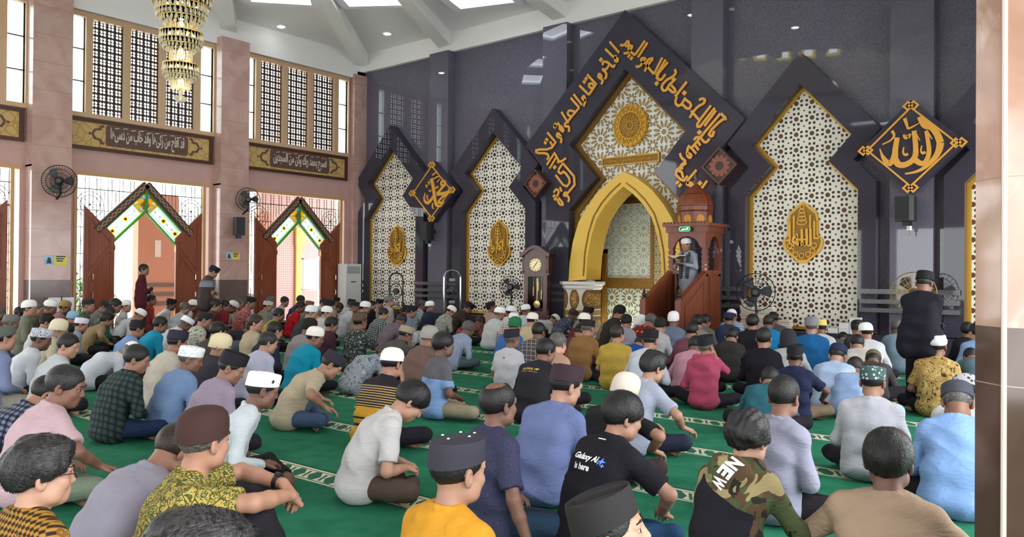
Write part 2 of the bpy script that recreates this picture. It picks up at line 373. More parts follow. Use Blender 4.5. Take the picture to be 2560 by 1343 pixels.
# gold cartouches on the screens
def cartouche(c, z, s, word, bars, label):
    h = [(0, .62), (.12, .52), (.27, .4), (.3, .25), (.3, -.05), (.38, -.12), (.4, -.2), (.36, -.34), (.24, -.46), (.1, -.58), (.1, -.6)]
    o = [(c + a * s, z + b * s) for a, b in mirror(h)]; i_ = [(c + a * s * .86, z + b * s * .9) for a, b in mirror(h)]
    t = empty('gold_cartouche', (0, 0, 0), label, 'wall ornament')
    MB().prism([o], WQ, .08, .03).build('backplate', M_GOLD, t)
    MB().prism([i_], WQ, .1, .08).build('field', M_GOLDD, t)
    mb = MB()
    for pts in bars: mb.ribbon([(c + a * s, z + b * s) for a, b in pts], .035 * s, WQ, .125, .1)
    text_into(mb, word, (c - .2 * s, z - .1 * s), (c + .2 * s, z - .1 * s), .34 * s, WQ, .138, .1, .03)
    for q in range(7):
        a0 = PI + q * PI / 6; px_, pz_ = c + .24 * s * math.cos(a0), z - .26 * s + .2 * s * math.sin(a0)
        mb.ribbon([(px_ + .05 * s * math.cos(u), pz_ + .05 * s * math.sin(u)) for u in np.linspace(0, 2 * PI, 9)], .018 * s, WQ, .12, .1)
    for q in range(5):
        pz_ = z + (.2 + q * .075) * s; w = (.1 - q * .016) * s
        mb.ribbon([(c + w * math.cos(u), pz_ + .05 * s * math.sin(u)) for u in np.linspace(0, 2 * PI, 9)], .018 * s, WQ, .12, .1)
    mb.build('lettering', M_GOLD, t)
BARS4 = [[(-.24, .22), (-.24, -.2), (-.16, -.27), (-.16, .34)], [(.24, .22), (.24, -.12), (.33, -.12)], [(.16, .34), (.16, -.27), (.1, -.25), (.1, -.14), (-.1, -.14), (-.1, -.25)], [(-.24, -.15), (-.34, -.15)]]
BARS1 = [[(-.2, .1), (-.2, -.14), (.2, -.14)], [(.2, .1), (.2, -.1)], [(0, .4), (0, -.14)], [(.05, .1), (-.05, .02), (.1, -.12)]]
cartouche(-17.26, 2.32, 1.0, arabic('اكبر'), BARS1, 'gold cartouche on the lattice screen nearest the window wall')
cartouche(-13.36, 2.32, 1.0, arabic('اكبر'), BARS1, 'gold cartouche on the lattice screen left of the grandfather clock')
cartouche(-5.48, 2.38, 1.0, arabic('الله'), BARS4, 'large gold cartouche with tall twin bars above the black pedestal fan')

# --- prayer niche
def rosette(name, cell, c0, petal, ground, rim, npet=10, ang=1.0, w=1.0):
    m = Mat(name, .5); x, y, z = m.xyz(); p = (((x * ang) - c0[0]) / cell).frac() - .5; q = ((z - c0[1]) / cell).frac() - .5
    r = p.hyp(q); th = q.m('ARCTAN2', p); f = th.mod(2 * PI / npet) - PI / npet; a, b = r * f.cos(), r * f.sin()
    d = ((a - .33) / 2.6).hyp(b); pet = d.lt(.042 * w); rimm = d.lt(.056 * w); core = r.lt(.075); corr = r.lt(.1)
    e, g = .5 - p.abs(), .5 - q.abs(); cr = e.hyp(g); th2 = g.m('ARCTAN2', e); f2 = th2.mod(PI / 4) - PI / 8
    a2, b2 = cr * f2.cos(), cr * f2.sin(); d2 = ((a2 - .17) / 1.7).hyp(b2)
    c = m.mix(m.ramp(m.noise(9, 2), .4, .6), ground, tuple(np.array(lin(ground)) * [.86, .93, .93, 1]))
    c = m.mix(rimm.max(d2.lt(.05 * w)).max(corr), c, rim); c = m.mix(pet.max(d2.lt(.032 * w)).max(core), c, petal)
    m.set('Base Color', c); m.bump(rimm.max(corr), .4, .02); return m.m
M_FLOR = rosette('white floral relief', .56, (MC, 5.0), 'b08c4e', 'ecebe2', '6b4f26', 12)
M_FLOR2 = rosette('pale rosette relief', .52, (MC, 1.35), 'b9c0aa', 'e2e5d6', '98a084', 14, w=.66)
M_FLOR3 = rosette('coloured rosette tile', .5, (MC + .1, .2), '8f6f3c', 'c4cdb6', '33301c', 14, w=.8)
def ringmat():
    m = Mat('ring lattice', .5); x, y, z = m.xyz(); s = x * .79 + y * -.61
    p = (s / .16).frac() - .5; q = (z / .2).frac() - .5; r = p.hyp(q)
    m.set('Base Color', m.mix((r - .36).abs().lt(.07).max(r.lt(.1)), '9c8a55', 'ded9c2')); return m.m
K = [(MC + a, b) for a, b in mirror([(0, 6.2), (1.52, 4.62), (.78, 3.78), (1.52, 3.05), (1.52, 0)])]
KH = [(MC + a, b + .002) for a, b in mirror(arch_in[:-1] + [(1.0, 0)])]
t = empty('prayer_niche', (0, 0, 0), 'white floral mihrab wall with a gold pointed arch opening into a recess', 'prayer niche')
MB().prism([K, KH], WQ, .05, .002).build('floral_wall', M_FLOR, t)
KI = [(MC + a, b) for a, b in mirror([(0, 6.06), (1.4, 4.62), (.66, 3.78), (1.4, 2.98), (1.4, 0)])]
MB().prism([K, KI], WQ, .12, .05).build('gold_border', M_GOLDD, t)
a_ = MB()
band = [(MC + a, b) for a, b in arch_out] + [(MC + a, b) for a, b in reversed(arch_in[:-1])]
for sg in (1, -1):
    o = [(MC + sg * (p[0] - MC), p[1]) for p in band]; a_.prism([o], WQ, .38, -.25)
    i2 = [(MC + sg * a * .985, b - .03) for a, b in arch_in[:-1]]; 
a_.build('gold_arch', plain('yellow gold paint', 'e2b94a', .4, .15), t)
mb = MB()
for sg in (1, -1): mb.ribbon([(MC + sg * (a + .07), b + .08) for a, b in arch_in[:-1]], .025, WQ, .4, .38)
mb.build('arch_moulding', M_GOLDD, t)
for sg in (1, -1):                                                     # octagonal pedestals under the arch
    p = MB().lathe([(.46, 0), (.46, 1.16)], 8, (MC + sg * 1.3, Y0 - .1, 0), a0=PI / 8)
    def pedm():
        if 'pedestal' in MATS: return MATS['pedestal']
        m = Mat('pedestal', .5); x, y, z = m.xyz(); u = (x / .3).frac() - .5; v = (z / .62).frac() - .5
        d = (u * u * 4 + v * v * 4.6).m('SQRT'); c = m.mix(d.lt(.86), 'dcd6c4', '6b4a1c'); c = m.mix(d.lt(.6) * m.noise(28, 1).gt(.5), c, 'b98d34'); c = m.mix((z - .62).abs().lt(.06), c, '9a7428')
        m.set('Base Color', c); MATS['pedestal'] = m.m; return m.m
    q = p.build('pedestal', pedm(), t)
    MB().lathe([(.46, 1.16), (.5, 1.2), (.5, 1.25), (.56, 1.29), (.56, 1.35), (.0, 1.36)], 8, (MC + sg * 1.3, Y0 - .1, 0), a0=PI / 8).build('capital', plain('white marble', 'e4e1da', .4), q)
YN = 16.9; XCN = -9.43
MB().add([(-11.6, YN, 1.42), (XCN, YN, 1.42), (XCN, YN, 4), (-11.6, YN, 4)], [(0, 1, 2, 3)]).build('recess_panel', M_FLOR2, t)
MB().add([(-11.6, YN, 0), (XCN, YN, 0), (XCN, YN, 1.2), (-11.6, YN, 1.2)], [(0, 1, 2, 3)]).build('recess_dado', M_FLOR3, t)
MB().box(-11.6, YN - .03, 1.18, XCN, YN + .1, 1.44).box(XCN - .04, YN - .05, 0, XCN + .05, YN + .1, 4).box(-11.6, YN - .04, 0, XCN, YN, .1).box(-11.6, YN - .04, 3.26, XCN, YN, 3.42).build('recess_gold_trim', M_GOLDD, t)
MB().add([(XCN, YN, 0), (-8.2, 16.21, 0), (-8.2, 16.21, 4), (XCN, YN, 4)], [(0, 1, 2, 3)]).build('recess_side_panel', ringmat(), t)
MB().box(-8.3, 16.21, 0, -8.12, 16.36, 4).build('recess_corner_trim', M_GOLDD, t)
MB().box(-11.7, 16.2, 0, -11.6, 17, 4).box(-11.7, 16.21, 3.9, -8, 17, 4.0).build('recess_vault', M_GOLDD, t)
d_ = MB().box(-11.0, YN - .12, 0, -10.78, YN - .03, 2.05).build('recess_doorway', plain('dark doorway', '1c0f0a', .5), t)
MB().box(-10.78, YN - .13, 0, -10.68, YN - .03, 2.15).box(-11.0, YN - .13, 2.05, -10.68, YN - .03, 2.15).build('doorway_casing', M_GOLDD, d_)
# ornaments on the niche wall
t2 = empty('round_medallion', (0, 0, 0), 'round gold calligraphy medallion on the white floral niche wall', 'wall ornament')
def lobed(r, n=20, k=.03): return [(MC + r * .95 * math.cos(a) * (1 + k * math.cos(n * a)), 4.95 + r * 1.03 * math.sin(a) * (1 + k * math.cos(n * a))) for a in np.linspace(0, 2 * PI, 120, endpoint=False)]
MB().prism([lobed(.47)], WQ, .1, .05).build('disc', M_GOLD, t2)
mb = MB()
for r, n, w in ((.44, 0, .02), (.3, 0, .025), (.09, 0, .02)): mb.ribbon([(MC + r * .95 * math.cos(a), 4.95 + r * 1.03 * math.sin(a)) for a in np.linspace(0, 2 * PI, 40)], w, WQ, .125, .1)
for k in range(20):
    a = 2 * PI * k / 20
    for s in (-1, 1): mb.ribbon([(MC + .31 * .95 * math.cos(a), 4.95 + .31 * 1.03 * math.sin(a)), (MC + .42 * .95 * math.cos(a + s * .157), 4.95 + .42 * 1.03 * math.sin(a + s * .157))], .014, WQ, .12, .1)
for k in range(28):
    a = 2 * PI * k / 28; r0, r1 = (.11, .27) if k % 2 else (.15, .24)
    mb.ribbon([(MC + .95 * r0 * math.cos(a), 4.95 + r0 * 1.03 * math.sin(a)), (MC + .95 * r1 * math.cos(a + .12), 4.95 + 1.03 * r1 * math.sin(a + .12)), (MC + .95 * (r1 - .04) * math.cos(a + .2), 4.95 + (r1 - .04) * math.sin(a + .2))], .016, WQ, .12, .1)
mb.build('relief', M_GOLD, t2); MB().prism([[(MC + .95 * .29 * math.cos(a), 4.95 + .29 * 1.03 * math.sin(a)) for a in np.linspace(0, 2 * PI, 40, endpoint=False)]], WQ, .108, .1).build('sunken_field', M_GOLDD, t2)
t3 = empty('inscription_plaque', (0, 0, 0), 'long narrow gold plaque with carved script above the arch', 'wall ornament')
MB().prism([[(-10.18, 4.06), (-8.66, 4.06), (-8.66, 4.26), (-10.18, 4.26)]], WQ, .1, .05).build('plate', M_GOLDD, t3)
mb = MB(); mb.prism([[(-10.18, 4.06), (-8.66, 4.06), (-8.66, 4.26), (-10.18, 4.26)], [(-10.15, 4.085), (-8.69, 4.085), (-8.69, 4.235), (-10.15, 4.235)]], WQ, .115, .1)
text_into(mb, arabic('فنادته الملئكة وهو قائم يصلي في المحراب').replace('ئ', 'ﺋ'), (-9.98, 4.16), (-8.86, 4.16), .13, WQ, .115, .1, .01); mb.build('script', M_GOLD, t3)

# --- great calligraphy frame around the niche
t = empty('calligraphy_archway', (0, 0, 0), 'huge dark pointed stone frame with golden kufic script around the niche', 'wall ornament')
FO = [(MC + a, b) for a, b in mirror([(0, 7.54), (2.85, 4.72), (2.3, 4.12), (2.2, 3.3), (2.2, 0)])]
MB().prism([FO, K], WQ, .36, 0).build('stone_frame', M_FRAME, t)
S1 = (1320, 60, 5.165); S2 = (1320, 260, 4.794); S3 = (1550, 60, 4.796); S4 = (1640, 240, 5.167)
STROKES = [(S1, [[(1050, 225), (1175, 370)], [(995, 320), (1105, 430), (1160, 445), (1150, 490), (1115, 470), (1130, 400)], [(965, 530), (962, 490), (1010, 482), (1060, 525), (1100, 560), (1120, 520)], [(1062, 505), (1000, 600), (955, 578)],
  [(955, 580), (1008, 625), (1010, 680), (985, 712)], [(945, 780), (970, 720), (900, 685), (920, 632), (955, 690)], [(762, 650), (885, 785)], [(880, 770), (785, 915)], [(785, 915), (660, 792)], [(855, 810), (825, 765), (780, 770), (790, 820), (840, 830)],
  [(715, 1065), (742, 985), (720, 920), (690, 960), (742, 990)], [(585, 905), (695, 1045)], [(548, 952), (660, 1080)], [(660, 1080), (500, 1270)], [(560, 1205), (505, 1160), (530, 1110), (610, 1135)], [(430, 1135), (510, 1265)]]),
 (S2, [[(490, 335), (492, 265), (440, 270), (442, 228), (488, 215)], [(350, 222), (430, 330)], [(425, 335), (372, 300), (385, 255), (425, 305)], [(392, 468), (402, 410), (338, 390), (355, 340), (398, 395)], [(228, 340), (335, 465)],
  [(330, 460), (268, 545), (95, 545), (95, 590), (225, 588), (250, 635), (222, 668)], [(300, 510), (262, 450)], [(322, 578), (222, 730)], [(345, 625), (255, 775)], [(325, 600), (378, 705), (455, 648)], [(375, 700), (345, 690)],
  [(415, 710), (595, 920), (440, 1110)], [(415, 710), (352, 805), (395, 840), (428, 800), (512, 920), (450, 1010), (328, 850)], [(480, 1175), (492, 1130), (465, 1090), (425, 1100), (440, 1055), (478, 1075)],
  [(305, 1062), (335, 1018), (372, 1045), (345, 1110), (370, 1205), (432, 1210), (352, 1110)], [(380, 998), (402, 1050)]]),
 (S3, [[(0, 250), (50, 258), (95, 192), (110, 255), (60, 265)], [(42, 350), (90, 350), (135, 300), (145, 258), (95, 265), (110, 320), (180, 375)], [(298, 200), (180, 370)], [(328, 220), (212, 400)], [(185, 505), (232, 515), (280, 445), (310, 408), (245, 410), (265, 455), (300, 470)],
  [(292, 568), (330, 490), (405, 405), (330, 425), (310, 490), (405, 600)], [(505, 400), (405, 600)], [(545, 425), (430, 620)], [(572, 455), (425, 630), (485, 682), (545, 600)],
  [(655, 540), (672, 590), (620, 640), (560, 665), (495, 740), (510, 800), (560, 795), (590, 720), (640, 690)], [(560, 755), (640, 830), (672, 795), (610, 730)], [(800, 690), (660, 870)],
  [(680, 868), (655, 940), (695, 985), (735, 965), (782, 880)], [(735, 955), (820, 1030), (860, 960), (770, 895)], [(835, 1125), (870, 1060), (935, 985), (1000, 955), (1022, 910), (985, 890), (945, 912)], [(850, 1040), (960, 1165)],
  [(1090, 975), (925, 1190), (925, 1235), (960, 1225)], [(1135, 1005), (950, 1240)], [(1150, 1035), (1010, 1225)]]),
 (S4, [[(830, 225), (455, 675)], [(835, 225), (915, 300), (855, 295), (670, 480), (722, 535), (750, 450)], [(487, 570), (515, 530), (575, 535), (610, 590), (650, 600), (690, 550)], [(455, 670), (518, 745)], [(495, 625), (550, 700)], [(535, 585), (572, 640)],
  [(455, 675), (412, 640), (395, 770), (440, 805), (460, 760), (405, 735)], [(308, 738), (322, 795), (392, 850), (330, 880), (305, 930), (350, 935)], [(390, 865), (225, 985), (348, 1112), (408, 1030)], [(270, 965), (330, 970), (350, 1060)],
  [(522, 955), (375, 1130), (485, 1175), (470, 1120), (400, 1120)], [(455, 1175), (405, 1280)], [(658, 1095), (540, 1255)], [(505, 1195), (480, 1260)]])]
DOTS = [(S1, [(938, 460), (725, 742), (745, 706)]), (S2, [(323, 250), (318, 270), (205, 460), (218, 430), (315, 758), (312, 1105), (325, 1135)]), (S3, [(108, 385), (130, 405), (436, 710), (642, 665), (767, 824)]), (S4, [(557, 468), (277, 1122), (302, 1150), (565, 1125)])]
def unp(S, zx, zy, dep):
    p = on_y(S[0] + zx / S[2], S[1] + zy / S[2], Y0 - dep); return (p[0], p[2])
M_SHAD = plain('dark red letter shadow', '4a1c10', .5)  # shadow of the letters, drawn as dark strokes offset to the lower right
fc, bk = MB(), MB()
for S, ss in STROKES:
    for st in ss:
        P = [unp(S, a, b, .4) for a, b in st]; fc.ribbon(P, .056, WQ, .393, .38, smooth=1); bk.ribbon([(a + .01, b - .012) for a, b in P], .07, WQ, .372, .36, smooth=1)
for S, ss in DOTS:
    for st in ss:
        c = unp(S, *st, .4); q = [(c[0] + a * .062, c[1] + b * .062) for a, b in ((0, 1), (1, 0), (0, -1), (-1, 0))]; fc.prism([q], WQ, .39, .36)
L_ = fc.build('script', M_GOLD2, t); bk.build('script_shadow', M_SHAD, t)

# diamonds hung on the pilasters
def diamond(c, z, hw, hh, dep, strokes, S, name, label, wk):
    t = empty(name, (0, 0, 0), label, 'wall ornament')
    q = lambda k: [(c, z + hh * k), (c + hw * k, z), (c, z - hh * k), (c - hw * k, z)]
    MB().prism([q(1)], WQ, dep, .282).build('slab', M_FRAME, t)
    mb = MB(); mb.prism([q(.86), q(.81)], WQ, dep + .025, dep)
    for a, b in q(.87): 
        for dx in (-.045, .045): mb.prism([[(a + dx + u * .095, b + v * .095) for u, v in ((0, 1), (1, 0), (0, -1), (-1, 0))], [(a + dx + u * .05, b + v * .05) for u, v in ((0, 1), (1, 0), (0, -1), (-1, 0))]], WQ, dep + .03, dep)
    mb.build('border', M_GOLD2, t); mb = MB()
    for w, tp, st in strokes: mb.ribbon([unp(S, a, b, dep) for a, b in st], w * (.85 if S is SM else 1), WQ, dep + .03, dep, taper=tp, smooth=2)
    mb.build('lettering', M_GOLD2, t)
SA = (2000, 0, 2.686); SM = (1040, 400, 6.39)
diamond(-3.43, 3.83, .87, .84, .5, [(.1, (1, .9), [(808, 785), (835, 850), (880, 855)]), (.115, (.8, 1), [(815, 800), (880, 850), (925, 900), (945, 960)]), (.115, (1, .25), [(945, 960), (935, 1020), (895, 1080), (830, 1135), (770, 1160), (708, 1168)]),
   (.1, (.6, 1), [(850, 880), (862, 950), (872, 1020), (855, 1080), (825, 1105), (785, 1085), (765, 1060)]), (.05, (1, .3), [(850, 880), (890, 935)]), (.11, (.7, 1), [(768, 880), (778, 960), (782, 1040), (755, 1085), (705, 1112), (660, 1108), (640, 1070)]), (.05, (1, .3), [(768, 885), (808, 945)]),
   (.1, (1, .8), [(640, 1070), (642, 1000), (655, 925)]), (.1, (.7, 1), [(650, 930), (640, 1030), (612, 1108), (578, 1085)]), (.09, (1, .2), [(585, 1095), (555, 1050), (538, 1000)]), (.06, (1, .6), [(705, 795), (728, 868)]), (.035, (1, .4), [(728, 868), (800, 830)]),
   (.04, (1, 1), [(700, 905), (705, 930), (720, 928), (722, 910), (735, 928), (742, 900)]), (.05, (1, .4), [(620, 880), (640, 910), (615, 945), (555, 972)]), (.05, (.4, 1), [(700, 990), (692, 1025), (708, 1045), (728, 1035)]), (.05, (.4, 1), [(820, 980), (812, 1015), (828, 1035), (845, 1020)])],
   SA, 'calligraphy_diamond', 'black diamond slab with gold calligraphy above the small black speaker near the marble column', 1)
diamond(-15.4, 3.75, .87, .84, .5, [(.085, (1, 1), [(440, 335), (475, 355), (475, 400), (445, 425), (415, 400), (412, 355), (440, 335)]), (.09, (1, 1), [(470, 390), (400, 480), (345, 545)]), (.13, (.8, .9), [(345, 550), (440, 540), (535, 520)]), (.1, (1, .5), [(530, 525), (450, 580), (385, 640), (362, 675)]),
   (.13, (1, .8), [(365, 675), (415, 700), (400, 735), (345, 728)]), (.14, (.9, .8), [(255, 300), (285, 420), (305, 560), (320, 680), (350, 735)]), (.12, (.8, 1), [(300, 570), (250, 650), (195, 695)]), (.09, (1, .4), [(195, 695), (150, 665), (140, 600), (160, 530)]),
   (.05, (1, .8), [(270, 245), (350, 190)]), (.05, (1, .8), [(290, 305), (370, 260), (405, 275)]), (.04, (1, .5), [(345, 355), (400, 300)]), (.04, (1, 1), [(320, 430), (325, 460), (340, 455), (342, 425), (358, 450), (362, 415)]), (.05, (1, .6), [(190, 560), (190, 620), (205, 640)]),
   (.05, (1, .6), [(275, 690), (270, 770), (300, 780)]), (.045, (1, 1), [(435, 640), (455, 655), (430, 690), (450, 695)]), (.045, (1, .6), [(165, 420), (190, 395), (180, 450)]), (.04, (1, 1), [(205, 370), (225, 340), (220, 400)]), (.04, (1, .5), [(215, 480), (235, 515), (265, 470)])],
   SM, 'calligraphy_diamond', 'black diamond slab with gold calligraphy between the two narrow lattice screens', 1)
def rosemat():
    m = Mat('carved rosette wood', .4); x, y, z = m.xyz(); r = x.hyp(z); th = z.m('ARCTAN2', x); f = th.mod(PI / 6) - PI / 12; a, b = r * f.cos(), r * f.sin()
    d = ((a - .16) / 1.7).hyp(b); c = m.mix(d.lt(.042), '33160e', '8a4a34'); c = m.mix(r.lt(.07), c, '2a1614'); m.set('Base Color', c); m.bump(d, .4, .02); return m.m
MR = rosemat()
for c, z, s, w in ((-11.81, 3.73, .35, 'above the grandfather clock'), (-7.04, 3.78, .4, 'above and right of the pulpit dome')):
    o = empty('carved_diamond', (c, Y0 - .36, z), 'small reddish brown carved wooden diamond ' + w, 'wall ornament')
    MB().prism([[(0, s), (s, 0), (0, -s), (-s, 0)], [(0, s * .84), (s * .84, 0), (0, -s * .84), (-s * .84, 0)]], lambda a, b, d: (a, -d, b), .2, 0).build('frame', M_DWOOD, o)
    MB().prism([[(0, s * .86), (s * .86, 0), (0, -s * .86), (-s * .86, 0)]], lambda a, b, d: (a, -d, b), .17, .02).build('carved_field', MR, o)
# ================================================================ the window wall (west) with three bays, and the open sides
BAYC = [4.815, 9.19, 13.56]; HALF = 1.79
M_SCREEN = plain('brown perforated screen', '45362f', .6)
def frosted():
    m = Mat('frosted glass', .4); nt = m.nt; tr = nt.nodes.new('ShaderNodeBsdfTranslucent'); tp = nt.nodes.new('ShaderNodeBsdfTransparent'); mx = nt.nodes.new('ShaderNodeMixShader')
    tr.inputs[0].default_value = (.86, .97, .98, 1); tp.inputs[0].default_value = (.86, .97, .98, 1); mx.inputs[0].default_value = .5
    nt.links.new(tp.outputs[0], mx.inputs[1]); nt.links.new(tr.outputs[0], mx.inputs[2]); nt.links.new(mx.outputs[0], nt.nodes['Material Output'].inputs[0]); return m.m
M_FROST = frosted()
def stained():
    m = Mat('stained glass', .3); nt = m.nt; x, y, z = m.xyz()          # local: x along the strip, y across
    v = y / .36; c = m.mix(v.abs().gt(.42), 'eaf4ea', '6fc23c'); c = m.mix((v.abs() - .3).abs().lt(.03), c, 'a8d4e8')
    p = ((x / .42).frac() - .5) * .42; r = p.hyp(y); c = m.mix(r.lt(.062), c, 'e0d84e'); c = m.mix(r.lt(.032), c, '6a2a14'); r2 = (p.abs() - .13).hyp(y * 1.0); c = m.mix(r2.lt(.03), c, '9fc4e8')
    end = x.gt(.98); n = m.vor(9, out='Color'); c = m.mix(end * m.noise(7, 1).gt(.45), c, 'e8b838'); c = m.mix(end * m.noise(9, 1).lt(.42), c, '7db4e0')
    tr = nt.nodes.new('ShaderNodeBsdfTranslucent'); tp = nt.nodes.new('ShaderNodeBsdfTransparent'); mx = nt.nodes.new('ShaderNodeMixShader'); mx.inputs[0].default_value = .55
    nt.links.new(c.k, tr.inputs[0]); nt.links.new(c.k, tp.inputs[0]); nt.links.new(tp.outputs[0], mx.inputs[1]); nt.links.new(tr.outputs[0], mx.inputs[2]); nt.links.new(mx.outputs[0], nt.nodes['Material Output'].inputs[0]); return m.m
M_STAIN = stained()
def chainmat():
    m = Mat('gable board with chain', .5); x, y, z = m.xyz(); w = (x * 21).sin() * .035
    c = m.mix(((y - w).abs().lt(.012)).max((y + w).abs().lt(.012)), '4a3026', 'a58a6a'); m.set('Base Color', c); return m.m
M_CHAIN = chainmat()
# wall slab with one big opening per bay below and one window opening above
outer = [(YB, 0), (Y0, 0), (Y0, 7.45), (YB, 7.45)]
def rect(a, b, c, d): return [(a, c), (b, c), (b, d), (a, d)]
holes = []
for c in BAYC + [BAYC[0] - 4.375, BAYC[0] - 8.75]:
    holes += [rect(c - 1.62, c + 1.68, .002, 3.75), rect(c - HALF + .04, c + HALF - .04, 5.07, 7.28)]
struct(MB().prism([outer] + holes, WL, 0, -.25).build('wall_west', M_PPAINT))
for i, y in enumerate(PILY + [-1.74]):
    struct(MB().box(X0 - .05, y - .4, 0, X0 + .36, y + .4, 7.55).box(X0 - .05, y - .4, 3.74, X0 + .375, y + .4, 3.78).build('pillar_%d' % (i + 1), M_PINK))
struct(MB().box(X0 - .05, 15.42, 0, X0 + .2, 15.9, 7.5).build('pillar_9', M_PINK))
def grille_holes(a0, a1, b0, b1, nx, nz, mb, fn, d0):
    """a perforated plate: rows of four-hole clusters."""
    cw, ch = (a1 - a0) / nx, (b1 - b0) / nz
    for i in range(nx):
        for j in range(nz):
            ca, cb = a0 + (i + .5) * cw, b0 + (j + .5) * ch; r = min(cw, ch) * .45
            sq = [(ca + cw / 2 * u, cb + ch / 2 * v) for u, v in ((1, 0), (1, 1), (0, 1), (-1, 1), (-1, 0), (-1, -1), (0, -1), (1, -1))]
            ci = [(ca + r * math.cos(k * PI / 4), cb + r * math.sin(k * PI / 4)) for k in range(8)]
            mb.add([fn(p, q, d0) for p, q in sq] + [fn(p, q, d0) for p, q in ci], [(k, (k + 1) % 8, 8 + (k + 1) % 8, 8 + k) for k in range(8)])
            s2 = [(ca + r * math.cos(k * PI / 4), cb + r * math.sin(k * PI / 4)) for k in range(8)]
            mb.add([fn(p, q, d0) for p, q in s2] + [fn(p, q, d0 - .03) for p, q in s2], [(k, (k + 1) % 8, 8 + (k + 1) % 8, 8 + k) for k in range(8)])
def window_bay(n, c, detail=True):
    w = MB().prism([rect(c - HALF, c + HALF, 5.0, 7.38), rect(c - 1.75, c - 1.39, 5.1, 7.27), rect(c - 1.24, c - .53, 5.1, 7.27), rect(c - .38, c + .33, 5.1, 7.27), rect(c + .49, c + 1.24, 5.1, 7.27), rect(c + 1.39, c + 1.75, 5.1, 7.27)], WL, .06, -.2).build('window_%d' % n, M_BEIGE)
    struct(w)
    for a0, a1 in ((c - 1.24, c - .53), (c - .38, c + .33), (c + .49, c + 1.24)):
        mb = MB()
        for k in range(4):                        # four columns of paired holes, with brown ribs between
            s0 = a0 + (a1 - a0) * k / 4; s1 = a0 + (a1 - a0) * (k + 1) / 4; g = .016; rows = 13; rh = 2.17 / rows
            for r in range(rows):
                grille_holes(s0 + g, s1 - g, 5.1 + r * rh + g, 5.1 + (r + 1) * rh - g, 2, 2, mb, WL, -.05)
                mb.box(X0 - .08, s0 - g if k else s0, 5.1 + r * rh - g, X0 - .05, s1, 5.1 + r * rh + g)
            mb.box(X0 - .08, s0 - g, 5.1, X0 - .05, s0 + g, 7.27)
        mb.box(X0 - .08, a1 - g, 5.1, X0 - .05, a1, 7.27); mb.build('perforated_screen', M_SCREEN, w, fix=False)
    for a0, a1 in ((c - 1.75, c - 1.39), (c + 1.39, c + 1.75)):
        g = MB().box(X0 - .06, a0, 5.1, X0 - .05, a1, 7.27).build('frosted_pane', M_FROST, w)
        b = MB()
        for z in (5.82, 6.55): b.box(X0 - .07, a0, z - .012, X0 - .03, a1, z + .012)
        b.box(X0 - .07, a0, 5.1, X0 - .03, a0 + .02, 7.27).box(X0 - .07, a1 - .02, 5.1, X0 - .03, a1, 7.27); b.build('glazing_bars', M_BLACK, g)
def banner(c, text, label):
    t = empty('calligraphy_banner', (0, 0, 0), label, 'wall banner')
    MB().prism([rect(c - HALF + .05, c + HALF - .05, 4.27, 4.98), rect(c - HALF + .05, c + HALF - .15, 4.35, 4.9)], WL, .07, .01).build('frame', M_DWOOD, t)
    def bm_():
        if 'bannergold' in MATS: return MATS['bannergold']
        m = Mat('banner gold', .6); n = m.vor(5, 'DISTANCE_TO_EDGE'); m.set('Base Color', m.mix(m.ramp(n, .02, .08), 'a8844a', 'c4a468')); MATS['bannergold'] = m.m; return m.m
    MB().box(X0 + .01, c - HALF + .1, 4.3, X0 + .04, c + HALF - .15, 4.95).build('field', bm_(), t)
    mb = MB(); y0, y1 = c - .93, c + 1.07
    mb.prism([[(y0, 4.45), (y0 + .05, 4.41), (y1 - .05, 4.41), (y1, 4.45), (y1, 4.85), (y1 - .05, 4.89), (y0 + .05, 4.89), (y0, 4.85)]], WL, .05, .03)
    for s, yy in ((-1, y0 - .04), (1, y1 + .04)):
        for zz in (1, -1): mb.ribbon([(yy, 4.65 + zz * .2), (yy + s * .06, 4.65 + zz * .19), (yy + s * .09, 4.65 + zz * .12), (yy + s * .2, 4.65 + zz * .1), (yy + s * .26, 4.65)], .05, WL, .05, .03)
        mb.lathe([(.03, 0), (0, .01)], 8, (X0 + .05, yy + s * .32, 4.65), rot=Matrix.Rotation(PI / 2, 3, 'Y'))
    mb.build('cartouche', plain('banner brown', '5e4438', .6), t)
    mb = MB(); text_into(mb, text, (y0 + .1, 4.65), (y1 - .1, 4.65), .4, WL, .062, .05, .022)
    for k in range(9): mb.ribbon([(y0 + .2 + k * .19, 4.83 + .02 * (k % 2)), (y0 + .3 + k * .19, 4.85 + .015 * (k % 2))], .018, WL, .062, .05)
    mb.build('script', plain('silver script', 'cfc6bd', .5), t)
